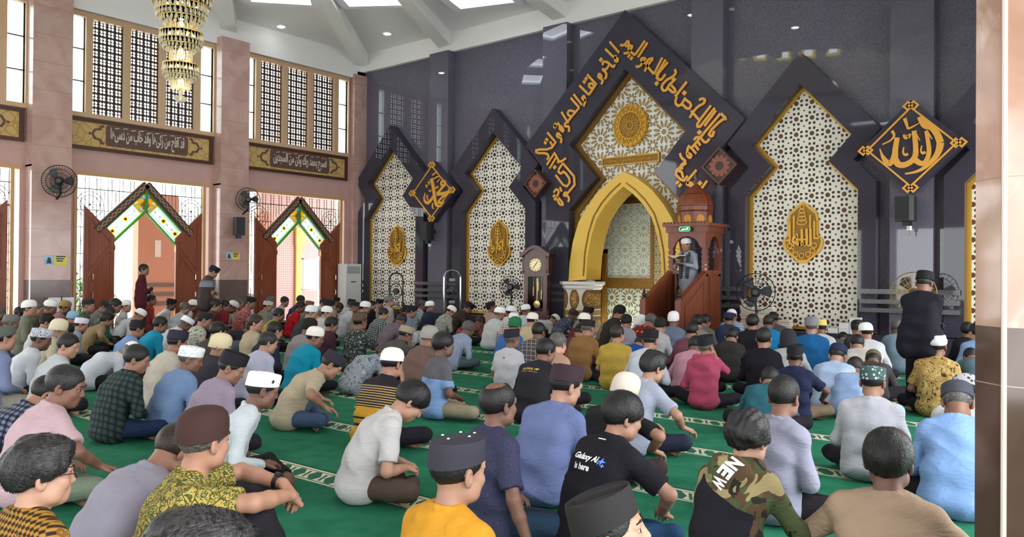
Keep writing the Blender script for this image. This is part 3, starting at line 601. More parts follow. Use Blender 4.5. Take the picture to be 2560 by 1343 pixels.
def door_bay(n, c, k_red=False):
    """pointed glass canopy, two wooden leaves folded back against the iron grille."""
    d = MB().box(X0 - .02, c - 1.7, 3.68, X0 + .06, c + 1.7, 3.76).box(X0 - .05, c + 1.5, 0, X0 + .05, c + 1.57, 3.7).box(X0 - .05, c - 1.6, 0, X0 + .05, c - 1.54, 3.7).build('door_%d' % n, plain('beige door frame', 'c49a6a', .5)); struct(d)
    mb = MB()
    for k in range(36):
        y = c - 1.5 + k * 3.0 / 35
        top = 3.66 - (.3 if k % 3 == 1 else 0); 
        bot = 2.0 if abs(y - c) > .75 else 3.7 - abs(y - c) - .02
        if abs(y - c) > 1.36: bot = 0
        mb.box(X0 - .07, y - .006, bot, X0 - .055, y + .006, top)
    mb.box(X0 - .07, c - 1.55, 3.38, X0 - .055, c + 1.55, 3.4); mb.box(X0 - .07, c - 1.55, 2.9, X0 - .055, c - .75, 2.915); mb.box(X0 - .07, c + .75, 2.9, X0 - .055, c + 1.55, 2.915)
    for s in (-1, 1):
        for r in (.3, .22): mb.tube([(X0 - .06, c + s * 1.22 + r * math.cos(a), 3.03 + r * math.sin(a)) for a in np.linspace(0, 2 * PI, 24, endpoint=False)], .008, 5, True)
        for a in range(8): mb.tube([(X0 - .06, c + s * 1.22, 3.03), (X0 - .06, c + s * 1.22 + .22 * math.cos(a * PI / 4), 3.03 + .22 * math.sin(a * PI / 4))], .007, 5)
        for z in (.4, 1.0, 1.6, 2.2):
            mb.tube([(X0 - .06, c + s * 1.46 + .06 * u, z + .13 * v) for u, v in ((0, 1), (1, 0), (0, -1), (-1, 0))], .007, 5, True)
            mb.box(X0 - .07, c + s * 1.46 - .1, z + .3, X0 - .055, c + s * 1.46 + .1, z + .315)
    mb.build('iron_grille', M_BLACK, d)
    for s in (-1, 1):                                                # canopy arms: chained board and glass strip
        for nm, mt, off, wd, L, dep in (('gable_board', M_CHAIN, -.085, .085, 1.62, .1), ('stained_glass', M_STAIN, -.36, .175, 1.28, .04)):
            o = MB().box(-L / 2 if 0 else 0, -wd, -dep, L, wd, 0)
            ob = o.build(nm, mt, d); u = Vector((0, -s * .7071, -.7071)); v = Vector((0, -s * .7071, .7071)) * 1; w = Vector((1, 0, 0))
            v = Vector((0, s * .7071, -.7071)) * -1
            v = Vector((0, -s * -.7071, -.7071)); v = Vector((0, s * .7071, -.7071)) if 0 else Vector((0, s * .7071, .7071)) if 0 else v
            # strip axis runs from the low end up to the apex
            ax = Vector((0, s * .7071, .7071)); ac = Vector((0, -s * .7071, .7071)) * 1
            ap = Vector((X0 + (.16 if nm == 'gable_board' else .05), c, 3.71 + off * 1.414)); st = ap - ax * L
            m = Matrix.Identity(4)
            for r in range(3): m[r][0] = ax[r]; m[r][1] = ac[r]; m[r][2] = w[r]; m[r][3] = st[r]
            ob.matrix_world = m
    m_gr = plain('green lead strip', '4d8a3a', .5)
    mb = MB()
    for s in (-1, 1):
        for zo in (-.28, -.775): mb.ribbon([(c, 3.71 + zo), (c + s * (1.24 if zo < -.5 else 1.1), 3.71 + zo - (1.24 if zo < -.5 else 1.1))] if 0 else [(c, 3.71 + zo), (c + s * .92, 3.71 + zo - .92)], .03, WL, .1, .0)
        e0, e1 = (c + s * .92 + s * .25 * .0, 3.71 - .28 - .92), (c + s * .92, 3.71 - .775 - .92)
    mb.box(X0, c - .03, 2.9, X0 + .14, c + .03, 3.46); mb.build('canopy_edge', m_gr, d)
    for s in (-1, 1):
        y0, y1 = sorted((c + s * .74, c + s * 1.42)); lf = [(y0, .02), (y1, .02), (y1, 3.0 if s > 0 else 2.33), (y0, 2.33 if s > 0 else 3.0)]
        leaf = MB().prism([lf], WL, .13, .07).build('door_leaf', M_DOOR, d)
        mb = MB(); hi = c + s * 1.3; lo = c + s * .84
        mb.ribbon([(lo, 2.2), (hi, 2.72), (hi, 1.55), (lo, 2.1)], .035, WL, .15, .13); mb.ribbon([(lo, 1.95), (hi, 1.35), (hi, .3), (lo, .3), (lo, 1.95)], .03, WL, .145, .13); mb.build('moulding', M_DOOR, leaf)
        h = MB()
        for zz in (1.38, .95): h.tube([(X0 + .13, c + s * 1.24, zz + .09), (X0 + .19, c + s * 1.24, zz + .06), (X0 + .19, c + s * 1.24, zz - .06), (X0 + .13, c + s * 1.24, zz - .09)], .014, 6)
        h.build('handle', plain('steel handle', 'd8d8d8', .25, .8), leaf)
        h = MB()
        for zz in (.4, 2.0): h.box(X0 + .07, c + s * .73, zz, X0 + .15, c + s * .75, zz + .12)
        h.build('hinge', plain('brass hinge', '8a6a3a', .4, .6), leaf)
for i, c in enumerate(BAYC): window_bay(i + 1, c); door_bay(i + 1, c)
banner(BAYC[0], arabic('حافظوا على الصلوات').replace('ظ', ''), 'golden banner board cut off by the left edge of the photo')
banner(BAYC[1], arabic('قد افلح من زكىها وقد خاب من دسىها'), 'golden banner board with white script, behind and below the chandelier')
banner(BAYC[2], arabic('فسبح بحمد ربك وكن من السجدين'), 'golden banner board with white script, nearest the dark corner')

# right-hand (east) and rear sides of the hall: pillars and a band of wall over wide open bays
for i, y in enumerate((2.63, 7.0, 11.38, -1.74)):
    nm = 'column_%d' % (i + 1)
    if i == 0: continue
    struct(MB().box(XR - .4, y - .4, 0, XR + .4, y + .4, CEIL).build(nm, M_PINK))
struct(MB().box(XR - .15, YB, 3.75, XR + .15, Y0, CEIL).build('wall_east', M_PPAINT))
struct(MB().prism([[(X0, 0), (XR + .4, 0), (XR + .4, CEIL), (X0, CEIL)]] + [rect(XC + k * 4.4 - 1.6, XC + k * 4.4 + 1.6, .002, 3.6) for k in (-1.6, -.55, .5, 1.55)], lambda a, b, d: (a, YB + d, b), 0, -.2).build('wall_south', M_PPAINT))
# the marble column beside the camera, chamfered corners
def marble():
    m = Mat('brown pink marble', .07); x, y, z = m.xyz(); v = m.vec()
    n = m.noise(1.1, 6, dist=2.2); n2 = m.noise(3.2, 5, dist=1.5); c = m.mix(m.ramp(n, .35, .65), '8f6f5c', 'b89484'); c = m.mix(m.ramp(n2, .55, .7), c, 'c0a59b')
    dk = m.mix(m.ramp(n, .35, .65), '3d2c26', '5a463c'); j = ((z + .06) / .62).mod(1.0).lt(.006)
    c = m.mix(z.lt(1.355), c, dk); c = m.mix(j, c, '8e7a6c'); m.set('Base Color', c); return m.m
MM = marble()
pc = on_y(2443, 700, 2.86); cx0 = pc[0]                               # the left edge of the shaft
ch = .088; x0_, x1_, y0_, y1_ = cx0, cx0 + .85, 2.74, 3.56
oct_ = [(x0_ + ch, y0_), (x1_ - ch, y0_), (x1_, y0_ + ch), (x1_, y1_ - ch), (x1_ - ch, y1_), (x0_ + ch, y1_), (x0_, y1_ - ch), (x0_, y0_ + ch)]
struct(MB().prism([oct_], lambda a, b, d: (a, b, d), 0, CEIL).build('column_1', MM))
struct(MB().tube([(x0_ + ch, y0_, 0), (x0_ + ch, y0_, CEIL)], .008, 8).build('trim_5', plain('steel corner trim', 'b9a99c', .3)))

# ================================================================ outside the window wall
struct(MB().box(X0 - 14, YB - 6, -.25, X0 - .25, Y0 + 8, -.02).build('ground', plain('pale concrete yard', 'd8d4cc', .9)))
M_PORCH = plain('salmon porch wall', 'd8a088', .8)
t = MB().box(-21.2, 10.0, 0, -20.9, 11.1, 3.6).build('porch_wall', M_PORCH); tag(t, 'salmon porch pier with grey bands outside the door left of the wall fan pillar', 'wall')
t['kind'] = 'structure'
mb = MB()
for z in (.6, .85, 1.1): mb.box(-20.89, 9.98, z, -20.87, 11.12, z + .1)
mb.build('grey_band', plain('grey stripe', '7a706c', .7), t); MB().box(-20.89, 10.45, 1.9, -20.86, 10.6, 2.35).build('white_plate', plain('white plate', 'f4f4f4', .5), t)
t = MB().box(-22.6, 14.6, 0, -22.3, 17.6, 4.2).build('porch_wall', plain('patterned pink tile', 'b07a76', .6)); t['kind'] = 'structure'
def tilem():
    m = Mat('pink hex tile', .5); x, y, z = m.xyz(); v = m.vor(13, 'DISTANCE_TO_EDGE', rnd=0.0); m.set('Base Color', m.mix(v.lt(.07), 'a07874', 'cfb0a8')); return m.m
t.data.materials[0] = tilem()
mb = MB()
for y0 in (14.55, 15.9): mb.box(-22.28, y0, 0, -22.2, y0 + .22, 3.0).box(-22.28, y0 - .02, 2.4, -22.18, y0 + .34, 3.0)
mb.build('gold_trim', plain('yellow trim', 'd8b85a', .6), t)
t = MB().box(-21.6, 13.9, 0, -21.3, 14.35, 3.4).build('porch_wall', M_PORCH); t['kind'] = 'structure'
struct(MB().box(-24, 2, 4.3, -19.2, 20, 4.45).build('ceiling_porch', plain('porch soffit', 'e2d2b8', .9)))
t = empty('whiteboard', (-20.3, 15.07, 0), 'blank whiteboard on a stand outside the door nearest the air conditioner', 'whiteboard')
MB().box(-.02, -.3, 1.0, .02, .3, 1.92).build('board', plain('whiteboard white', 'f6f6f4', .3), t)
f = MB().box(-.03, -.33, .98, .03, -.3, 1.95).box(-.03, .3, .98, .03, .33, 1.95).box(-.03, -.33, 1.92, .03, .33, 1.95).box(-.03, -.33, .97, .06, .33, 1.0)
for s in (-.29, .29): f.box(-.025, s - .02, 0, .025, s + .02, 1.0).box(-.28, s - .02, 0, .28, s + .02, .05)
f.build('frame', plain('aluminium frame', 'b8b8b8', .4, .6), t)
# shrubs and the white arched bench outside the middle door
def shrub(name, loc, r, h, n, label, seed):
    rr = random.Random(seed); t = empty(name, loc, label, 'shrub'); mb = MB()
    for k in range(n):
        a, b = rr.random() * 2 * PI, rr.random() ** .5; p = Vector((math.cos(a) * b * r, math.sin(a) * b * r, h * (.12 + .88 * rr.random() * (1 - .5 * b))))
        d = Vector((rr.gauss(0, 1), rr.gauss(0, 1), rr.gauss(.4, .6))).normalized(); s = d.cross(Vector((0, 0, 1))).normalized() * rr.uniform(.04, .07); L = rr.uniform(.14, .24)
        q = p + d * L * .5; mb.add([p, q + s, p + d * L + Vector((0, 0, -.03)), q - s], [(0, 1, 2, 3)])
    mb.build('leaves', plain('green leaves', '5fae4a', .6, var=.5, vs=3), t, fix=False)  # one green, varied at random over the leaves
    st = MB()
    for k in range(9): a = k * .7; st.tube([(0, 0, 0), (math.cos(a) * r * .3, math.sin(a) * r * .3, h * .5), (math.cos(a) * r * .6, math.sin(a) * r * .6, h * .6)], [.018, .012, .005], 5)
    st.build('stem', plain('shrub stem', '5a4630', .8), t)
shrub('shrub', (-22.6, 9.2, 0), .85, 1.75, 900, 'leafy green shrub in bright light outside the open middle door', 1)
shrub('shrub', (-25.0, 14.2, 0), 1.1, 3.6, 700, 'tall pale green shrub seen through the iron grille', 2)
shrub('shrub', (-23.5, 6.4, 0), 1.0, 3.4, 500, 'green shrub outside the leftmost doorway, behind the iron grille', 3)
shrub('shrub', (-23.9, 12.0, 0), .65, 3.2, 400, 'pale shrub outside, between the middle pillar and the last door', 5)
t = empty('white_railing', (-21.0, 9.0, 0), 'white arched ornamental railing outside the middle door', 'railing')
mb = MB()
for r in (.62, .5): mb.tube([(0, r * math.cos(a), .45 + r * math.sin(a)) for a in np.linspace(0, PI, 16)], .035, 6)
for y in (-.62, .62, -.5, .5, 0): mb.box(-.03, y - .03, 0, .03, y + .03, .48)
mb.tube([(0, .2 * math.cos(a), .4 + .32 * math.sin(a)) for a in np.linspace(0, PI, 12)], .03, 6); mb.box(-.03, -.65, .1, .03, .65, .16); mb.build('rail', plain('white painted iron', 'f2f2f0', .5), t)
t = empty('parked_motorbike_cover', (-20.9, 13.3, 0), 'blue grey patterned sheet over a rounded heap outside the last door', 'cover')
MB().lathe([(.6, 0), (.58, .35), (.45, .65), (.2, .85), (0, .9)], 20, sx=.7, sy=.9).build('sheet', plain('blue sheet', '9aaccc', .8, var=.3, vs=12), t, smooth=True)
# ================================================================ people: bodies and clothes grown as smooth implicit surfaces
def A3(*v): return np.array(v, float)
def unit(v): v = np.asarray(v, float); return v / (np.linalg.norm(v) + 1e-9)
class Prim:
    def __init__(s, f, lo, hi, k, sub=False): s.f, s.lo, s.hi, s.k, s.sub = f, lo, hi, k, sub
def cone(a, b, ra, rb=None, k=.02, cut=None, sub=False):
    a, b = A3(*a), A3(*b); rb = ra if rb is None else rb; ba = b - a; L2 = ba @ ba + 1e-12; L = L2 ** .5
    def f(P):
        t = ((P - a) @ ba) / L2; tc = np.clip(t, 0, 1); q = P - a - tc[:, None] * ba
        d = np.sqrt((q * q).sum(1)) - (ra + (rb - ra) * tc)
        return d if cut is None else np.maximum(d, (t - cut) * L)
    r = max(ra, rb); return Prim(f, np.minimum(a, b) - r, np.maximum(a, b) + r, k, sub)
def ell(c, r, R=None, k=.02, sub=False):
    c, r = A3(*c), A3(*r); R = np.eye(3) if R is None else R
    def f(P):
        q = (P - c) @ R; k0 = np.sqrt(((q / r) ** 2).sum(1)); k1 = np.sqrt(((q / r ** 2) ** 2).sum(1)) + 1e-9
        return k0 * (k0 - 1) / k1
    e = np.sqrt(((R * r) ** 2).sum(1)); return Prim(f, c - e, c + e, k, sub)
ELL = ell
def half(p, n, k=.005):                       # keep the side away from n
    p, n = A3(*p), unit(n); return Prim(lambda P: -((P - p) @ n), None, None, k, True)
def sdf(prims, P, cull):
    D = np.full(len(P), .3)
    for p in prims:
        if p.lo is not None and cull:
            m = p.k + .03; idx = np.nonzero(((P > p.lo - m) & (P < p.hi + m)).all(1))[0]
            if not len(idx): continue
            d = p.f(P[idx]); a = D[idx]
        else: idx = slice(None); d = p.f(P); a = D
        if p.sub: d = -d; h = np.clip(.5 - .5 * (a - d) / p.k, 0, 1); D[idx] = a + (d - a) * h + p.k * h * (1 - h)
        else: h = np.clip(.5 + .5 * (a - d) / p.k, 0, 1); D[idx] = a * (1 - h) + d * h - p.k * h * (1 - h)
    return D
def grow(prims, h, fold=None):
    """surface nets over the zero level of the union; returns verts, quads."""
    pos = [p for p in prims if not p.sub]; lo = np.min([p.lo for p in pos], 0) - 3 * h - .01; hi = np.max([p.hi for p in pos], 0) + 3 * h + .01
    B = 5; nb = np.ceil((hi - lo) / (B * h)).astype(int) + 1; bh = B * h
    bi = np.stack(np.meshgrid(*[np.arange(n) for n in nb], indexing='ij'), -1).reshape(-1, 3)
    D0 = sdf(prims, lo + (bi + .5) * bh, False); act = np.abs(D0) < bh * 1.0 + .035
    N = nb * B + 1; D = np.repeat(np.repeat(np.repeat(np.where(D0 < 0, -1.0, 1.0).reshape(nb), B, 0), B, 1), B, 2)
    D = np.pad(D, ((0, 1),) * 3, mode='edge')
    o = np.stack(np.meshgrid(*[np.arange(B + 1)] * 3, indexing='ij'), -1).reshape(-1, 3)
    gi = (bi[act][:, None] * B + o[None]).reshape(-1, 3); fl = np.unique(np.ravel_multi_index(gi.T, N)); gi = np.stack(np.unravel_index(fl, N), -1)
    P = lo + gi * h; d = sdf(prims, P, True)
    if fold: d = d + fold(P)
    D.reshape(-1)[fl] = d
    S = D < 0; c = np.zeros(N - 1, np.int8); offs = [(i, j, k) for i in (0, 1) for j in (0, 1) for k in (0, 1)]
    for i, j, k in offs: c += S[i:N[0] - 1 + i, j:N[1] - 1 + j, k:N[2] - 1 + k]
    cells = np.argwhere((c > 0) & (c < 8)); val = {o_: D[tuple((cells + o_).T)] for o_ in offs}
    acc = np.zeros((len(cells), 3)); cnt = np.zeros(len(cells))
    for a in offs:
        for ax in range(3):
            if a[ax]: continue
            b = list(a); b[ax] = 1; b = tuple(b); va, vb = val[a], val[b]; x = (va < 0) != (vb < 0); t = np.where(x, va / np.where(va == vb, 1, va - vb), 0)
            p = np.tile(A3(*a), (len(cells), 1)); p[:, ax] = t; acc += p * x[:, None]; cnt += x
    V_ = lo + (cells + acc / np.maximum(cnt, 1)[:, None]) * h
    idx = np.full(N - 1, -1, np.int64); idx[tuple(cells.T)] = np.arange(len(cells)); Q = []
    for ax in range(3):
        u, v = (ax + 1) % 3, (ax + 2) % 3; s0 = [slice(None)] * 3; s1 = [slice(None)] * 3; s0[ax] = slice(0, -1); s1[ax] = slice(1, None)
        e = np.argwhere(S[tuple(s0)] != S[tuple(s1)]); e = e[(e[:, u] > 0) & (e[:, v] > 0) & (e[:, u] < N[u] - 1) & (e[:, v] < N[v] - 1)]
        if not len(e): continue
        ins = S[tuple(e.T)]; eu = np.zeros(3, int); eu[u] = 1; ev = np.zeros(3, int); ev[v] = 1
        q = np.stack([idx[tuple((e - eu - ev).T)], idx[tuple((e - ev).T)], idx[tuple(e.T)], idx[tuple((e - eu).T)]], 1)
        q[~ins] = q[~ins][:, ::-1]; Q.append(q)
    Q = np.concatenate(Q); Q = Q[(Q >= 0).all(1)]; return V_, Q
def mesh_from(name, V_, Q):
    me = bpy.data.meshes.new(name); me.vertices.add(len(V_)); me.vertices.foreach_set('co', V_.astype(np.float32).ravel()); n = Q.shape[1]
    me.loops.add(Q.size); me.loops.foreach_set('vertex_index', Q.astype(np.int32).ravel()); me.polygons.add(len(Q))
    me.polygons.foreach_set('loop_start', np.arange(0, Q.size, n, dtype=np.int32)); me.polygons.foreach_set('use_smooth', [True] * len(Q))
    me.materials.append(None); me.update(calc_edges=True); return me
def folds(seed, amp=.004, waist=.12):
    r = np.random.default_rng(seed); ph = r.uniform(0, 6.28, 8); t = r.uniform(-.6, .6)
    def f(P):
        x, y, z = P.T; w = z + .35 * y + t * x * .5 + .03 * np.sin(11 * x + ph[0]) + .025 * np.sin(14 * y + ph[1])
        a = np.abs(np.sin(19 * w + 1.6 * np.sin(6 * x + ph[2]) + ph[3])); b = np.sin(33 * (x * .7 + z * .5) + 2 * np.sin(9 * z + ph[4]) + ph[5])
        low = np.clip(1.25 - 1.6 * (z - waist), .3, 1.3); m = .5 + .5 * np.sin(5 * x + 7 * z + ph[6])
        e = np.abs(np.sin(14 * (x * 1.1 - z * .8 + .4 * y) + 1.8 * np.sin(8 * z + ph[7]) + ph[1])); return amp * low * (m * (a - .5) * 1.4 + .7 * (1 - m) * (e - .5)) + amp * .3 * b
    return f
def Rz(a): c, s = math.cos(a), math.sin(a); return np.array([[c, -s, 0], [s, c, 0], [0, 0, 1.0]])
def Rx(a): c, s = math.cos(a), math.sin(a); return np.array([[1.0, 0, 0], [0, c, -s], [0, s, c]])
def Ry(a): c, s = math.cos(a), math.sin(a); return np.array([[c, 0, s], [0, 1.0, 0], [-s, 0, c]])
RAD = math.radians
HS = 1.06
def head_prims(H, R, detail):
    T = lambda *v: H + R @ (A3(*v) * HS)
    ell = lambda c, r, R_=None, k=.02, sub=False: ELL(c, A3(*r) * HS, R_, k, sub)
    p = [ell(T(0, -.014, .03), (.077, .097, .09), R, .02), ell(T(0, .03, -.035), (.06, .062, .082), R, .03), ell(T(0, .058, -.088), (.032, .03, .026), R, .03),
         cone(T(0, .088, .012), T(0, .101, -.028), .009, .0125, .014), cone(T(-.03, .078, .026), T(.03, .078, .026), .016, .016, .02)]
    for s in (-1, 1):
        p += [ell(T(s * .04, .058, -.028), (.026, .026, .026), R, .02), ell(T(s * .081, -.012, -.012), (.011, .021, .034), R @ Rz(s * .35), .006), cone(T(s * .013, .09, -.033), T(s * .008, .097, -.033), .0075, .0075, .008),
              ell(T(s * .05, .02, -.07), (.024, .035, .03), R, .03)]
        if detail: p += [ell(T(s * .032, .098, .002), (.015, .012, .009), R, .01, True), ell(T(s * .084, -.006, -.008), (.006, .011, .018), R @ Rz(s * .35), .006, True), cone(T(s * .02, .086, .016), T(s * .045, .078, .014), .006, .006, .008)]
    p += [cone(T(-.017, .087, -.057), T(.017, .087, -.057), .0065, .0065, .01), cone(T(-.014, .085, -.068), T(.014, .085, -.068), .007, .007, .01)]
    if detail: p += [cone(T(-.025, .098, -.0635), T(.025, .098, -.0635), .003, .003, .004, sub=True)]
    return p
def hand_prims(w, d, n, thumb, curl=.5, spread=.0, k=.006):
    """w wrist, d towards the fingers, n out of the back of the hand, thumb = side (+1/-1 along d x n)."""
    d, n = unit(d), unit(n - unit(d) * (np.asarray(n) @ unit(d))); s = np.cross(d, n) * thumb; p = []; P = lambda a, b, c: w + d * a + s * b + n * c
    kn = [(.085, .031), (.092, .011), (.088, -.010), (.078, -.030)]; Ls = [(.042, .03), (.046, .034), (.043, .031), (.033, .025)]
    for (a, b) in kn: p.append(cone(P(.0, b * .55, 0), P(a, b, 0), .0165, .0115, .012))
    for i, ((a, b), (l1, l2)) in enumerate(zip(kn, Ls)):
        c1 = curl * (1 + .12 * i); c2 = curl * 2.1 + .15; sp = spread * b / .03
        v1 = d * math.cos(c1) - n * math.sin(c1) + s * sp; v1 = unit(v1); v2 = unit(d * math.cos(c2) - n * math.sin(c2) + s * sp); k0 = P(a, b, 0); k1 = k0 + v1 * l1; k2 = k1 + v2 * l2
        p += [cone(k0, k1, .0105, .0095, .004), cone(k1, k2, .0093, .0078, .003)]
    t0 = P(.02, .026, -.006); t1 = P(.052, .055, -.016); t2 = P(.08, .062 - .02 * curl, -.022); p += [cone(t0, t1, .0155, .0125, .01), cone(t1, t2, .0115, .009, .004)]
    return p
def foot_prims(a, d, u):
    """a ankle, d towards the toes, u up out of the instep."""
    d = unit(d); u = unit(np.asarray(u, float) - d * (np.asarray(u) @ d)); s = np.cross(d, u); P = lambda x, y, z: a + d * x + s * y + u * z
    p = [cone(P(-.045, 0, -.045), P(.03, 0, -.045), .03, .032, .02), cone(P(0, 0, 0), P(.10, 0, -.04), .036, .024, .02), cone(P(.03, .012, -.052), P(.13, .026, -.058), .022, .02, .015), cone(P(.03, -.012, -.052), P(.12, -.026, -.06), .022, .017, .015)]
    for i, (y, L, r) in enumerate(((.03, .185, .0135), (.011, .18, .0095), (-.006, .174, .009), (-.021, .166, .0085), (-.034, .155, .008))): p.append(cone(P(.13, y * .95, -.062), P(L, y, -.064), r, r * .95, .004))
    return p
def ik(S, T, l1, l2, pole):
    S, T = A3(*S), A3(*T); d = T - S; L = np.linalg.norm(d)
    if L > (l1 + l2) * .985: T = S + d * ((l1 + l2) * .985 / L); d = T - S; L = np.linalg.norm(d)
    u = d / L; a = (l1 * l1 - l2 * l2 + L * L) / (2 * L); hgt = math.sqrt(max(l1 * l1 - a * a, 1e-6)); pl = A3(*pole) - u * (A3(*pole) @ u); return S + u * a + unit(pl) * hgt, T
TORSO = {'U': (-3, 6, 16, 3), 'S': (4, 20, 36, 16), 'B': (16, 36, 56, 40), 'W': (28, 54, 78, 62), 'X': (-2, 2, 8, 4), 'XB': (-1, 6, 20, 35), 'P': (-14, -4, 12, 0)}
def figure(torso='S', legs='cross', arms=('lap', 'lap'), hy=0, hp=None, hr=0, sleeve='L', twist=0, sl=0, fat=1.0, detail=0, hood=0):
    a1, a2, a3, hp0 = TORSO[torso] if isinstance(torso, str) else torso
    hp = hp0 if hp is None else hp; stand = legs in ('stand', 'robe'); hz = .9 if stand else (.23 if legs == 'kneel' else .105)
    dr = lambda a: A3(math.sin(RAD(sl)), math.sin(RAD(a)), math.cos(RAD(a)))
    S0 = A3(0, 0, hz); S1 = S0 + dr(a1) * .165; S2 = S1 + dr(a2) * .165; S3 = S2 + dr(a3) * .165
    tw = RAD(twist); LX = A3(math.cos(tw), math.sin(tw), 0); nd = unit(dr(a3 * .55 + hp * .22)); Nk = S3 + nd * .07
    R = Rz(RAD(hy)) @ Rx(-RAD(hp)) @ Ry(RAD(hr)); H = Nk + R @ A3(0, .028, .098)
    SC = S3 - dr(a3) * .055; sh = {s: SC + LX * s * .152 * min(fat, 1.12) + dr(a3 + 90) * .01 for s in (-1, 1)}
    # arms
    el, wr, hands = {}, {}, []
    for s, mode in ((-1, arms[0]), (1, arms[1])):
        pole = A3(s * .8, -.5, -.6); hn = A3(0, .3, 1); hd = A3(-s * .8, .6, -.1); curl = .45; spread = 0; m = mode
        if m == 'lap': T = A3(s * .085, max(.22, SC[1] * .55 + .2), .215 if not stand else 1.0)
        elif m == 'knee': T = A3(s * .27, .33, .235); hd = A3(s * .2, 1, -.35); pole = A3(s, -.2, -.3)
        elif m == 'lean': T = A3(s * .2, .36, .2); hd = A3(-s * .6, .7, -.2); pole = A3(s * 1.0, -.1, .1)
        elif m == 'prop': T = A3(s * .34, -.16, .075); hd = A3(s * .5, -.6, -.25); hn = A3(s * .2, .3, 1); pole = A3(s * .3, -1, .2); curl = .05; spread = .22
        elif m == 'propside': T = A3(s * .36, .02, .075); hd = A3(s * .35, .6, -.25); pole = A3(s * .6, -1, .2); curl = .05; spread = .22
        elif m == 'face': T = H + R @ A3(s * .085, .085, -.15); hd = H + R @ A3(s * .055, .05, .03) - T; hn = R @ A3(s * .9, .4, 0); pole = A3(s * .5, .3, -1); curl = .35
        elif m == 'up': T = A3(s * .10, .50, .50); hd = A3(-s * .9, .3, -.35); hn = A3(0, .45, .9); pole = A3(s * 1, -.3, .15); curl = .5
        elif m == 'fold': T = A3(-s * .05, .23, 1.10 + .05 * s); hd = A3(-s * 1, .12, .0); hn = A3(0, 1, .2); pole = A3(s * 1, -.6, -.6)
        elif m == 'belly': T = A3(s * .06, .23, 1.02); hd = A3(-s * 1, .3, -.1); hn = A3(0, 1, .4); pole = A3(s, -.5, -.7)
        elif m == 'book': T = A3(s * .075, .27, 1.16); hd = A3(-s * .7, .7, .1); hn = A3(0, .2, -1); pole = A3(s, -.5, -.8); curl = .6
        else: T = A3(*m[:3]); hd = A3(*m[3:6]); hn = A3(*m[6:9]) if len(m) > 6 else hn
        el[s], wr[s] = ik(sh[s], T, .275, .245, pole); fd = unit(wr[s] - el[s])
        hands.append((s, wr[s], hd, hn, curl, spread))
    # legs
    hip = {s: A3(s * .085, .02, hz) for s in (-1, 1)}; kn, an, fd_, fu = {}, {}, {}, {}
    for s in (-1, 1):
        lg = legs if isinstance(legs, str) else legs[0 if s < 0 else 1]
        if lg == 'cross': kn[s] = A3(s * .35, .27, .125); an[s] = A3(-s * .13, .33 + .05 * s, .062); fd_[s] = A3(-s, .25, -.05); fu[s] = A3(.0, 1, .25)
        elif lg == 'wide': kn[s] = A3(s * .44, .22, .11); an[s] = A3(s * .1, .42, .06); fd_[s] = A3(-s * .9, .5, -.05); fu[s] = A3(0, .9, .4)
        elif lg == 'kneel': kn[s] = A3(s * .13, .40, .075); an[s] = A3(s * .085, -.06, .075); fd_[s] = A3(s * .15, -1, -.1); fu[s] = A3(0, .1, -1)
        elif lg == 'up': kn[s] = A3(s * .15, .37, .43); an[s] = A3(s * .12, .53, .075); fd_[s] = A3(s * .12, 1, -.12); fu[s] = A3(0, 0, 1)
        elif lg == 'side': kn[s] = A3(s * .40 if s > 0 else .05, .28, .12); an[s] = A3(.42 if s > 0 else .36, -.02 if s > 0 else .38, .06); fd_[s] = A3(.7, -.7, 0); fu[s] = A3(.5, .6, .3)
        else: kn[s] = A3(s * .095, .03, .48); an[s] = A3(s * .1, -.01, .085); fd_[s] = A3(s * .2, 1, -.1); fu[s] = A3(0, 0, 1)
    seat = [] if stand else [ell((0, .01, hz + .0), (.168 * fat, .125, hz - .005 if hz < .2 else .12), None, .05)]
    # clothes
    so = A3(.07 * fat, .068 * fat, .076, 0); sr = (.112 * fat, .11 * fat, .105, .1); Sp = [S0 + A3(0, 0, .03), S1, S2, S3 - dr(a3) * .05]; shirt = []
    sp2 = [S0 - A3(0, 0, .12 if stand else .0)] + Sp; 
    for s in (-1, 1):
        ch = [(sp2[0] + LX * s * (.1 if stand else .075) * fat, (.13 if stand else .115) * fat), (Sp[0] + LX * s * so[0] * (1.25 if stand else 1), sr[0] * (1.12 if stand else 1)), (Sp[1] + LX * s * so[1], sr[1]), (Sp[2] + LX * s * so[2], sr[2]), (Sp[3] + LX * s * .075, .085)]
        shirt += [cone(p, q, r1, r2, .035) for (p, r1), (q, r2) in zip(ch, ch[1:])]
        shirt += [cone(sh[s], S3 + LX * s * .045 + nd * .012, .058, .05, .04), cone(sh[s], Sp[2] + LX * s * .09, .06, .09, .04)]
        if sleeve == 'L': shirt += [cone(sh[s], el[s], .062, .05, .03), cone(el[s], wr[s], .049, .037, .025, cut=.93)]
        else: shirt += [cone(sh[s], el[s], .064, .064, .03, cut=.8)]
    cc = [sp2[0], Sp[0], Sp[1], Sp[2], Sp[3]]; rr_ = [.118, .118, .114, .108, .088]
    shirt += [cone(p, q, r1 * fat, r2 * fat, .03) for p, q, r1, r2 in zip(cc, cc[1:], rr_, rr_[1:])] + [cone(S3 - dr(a3) * .03, S3 + nd * .028, .08, .07, .02, cut=1.0)]
    if not stand: shirt += [ell((0, -.005, hz), (.192 * fat, .152 * fat, hz - .004 if hz < .2 else .14), None, .05)]
    if legs == 'robe': shirt += [cone((0, 0, hz), (0, 0, .1), .17, .2, .05, cut=1.0)]
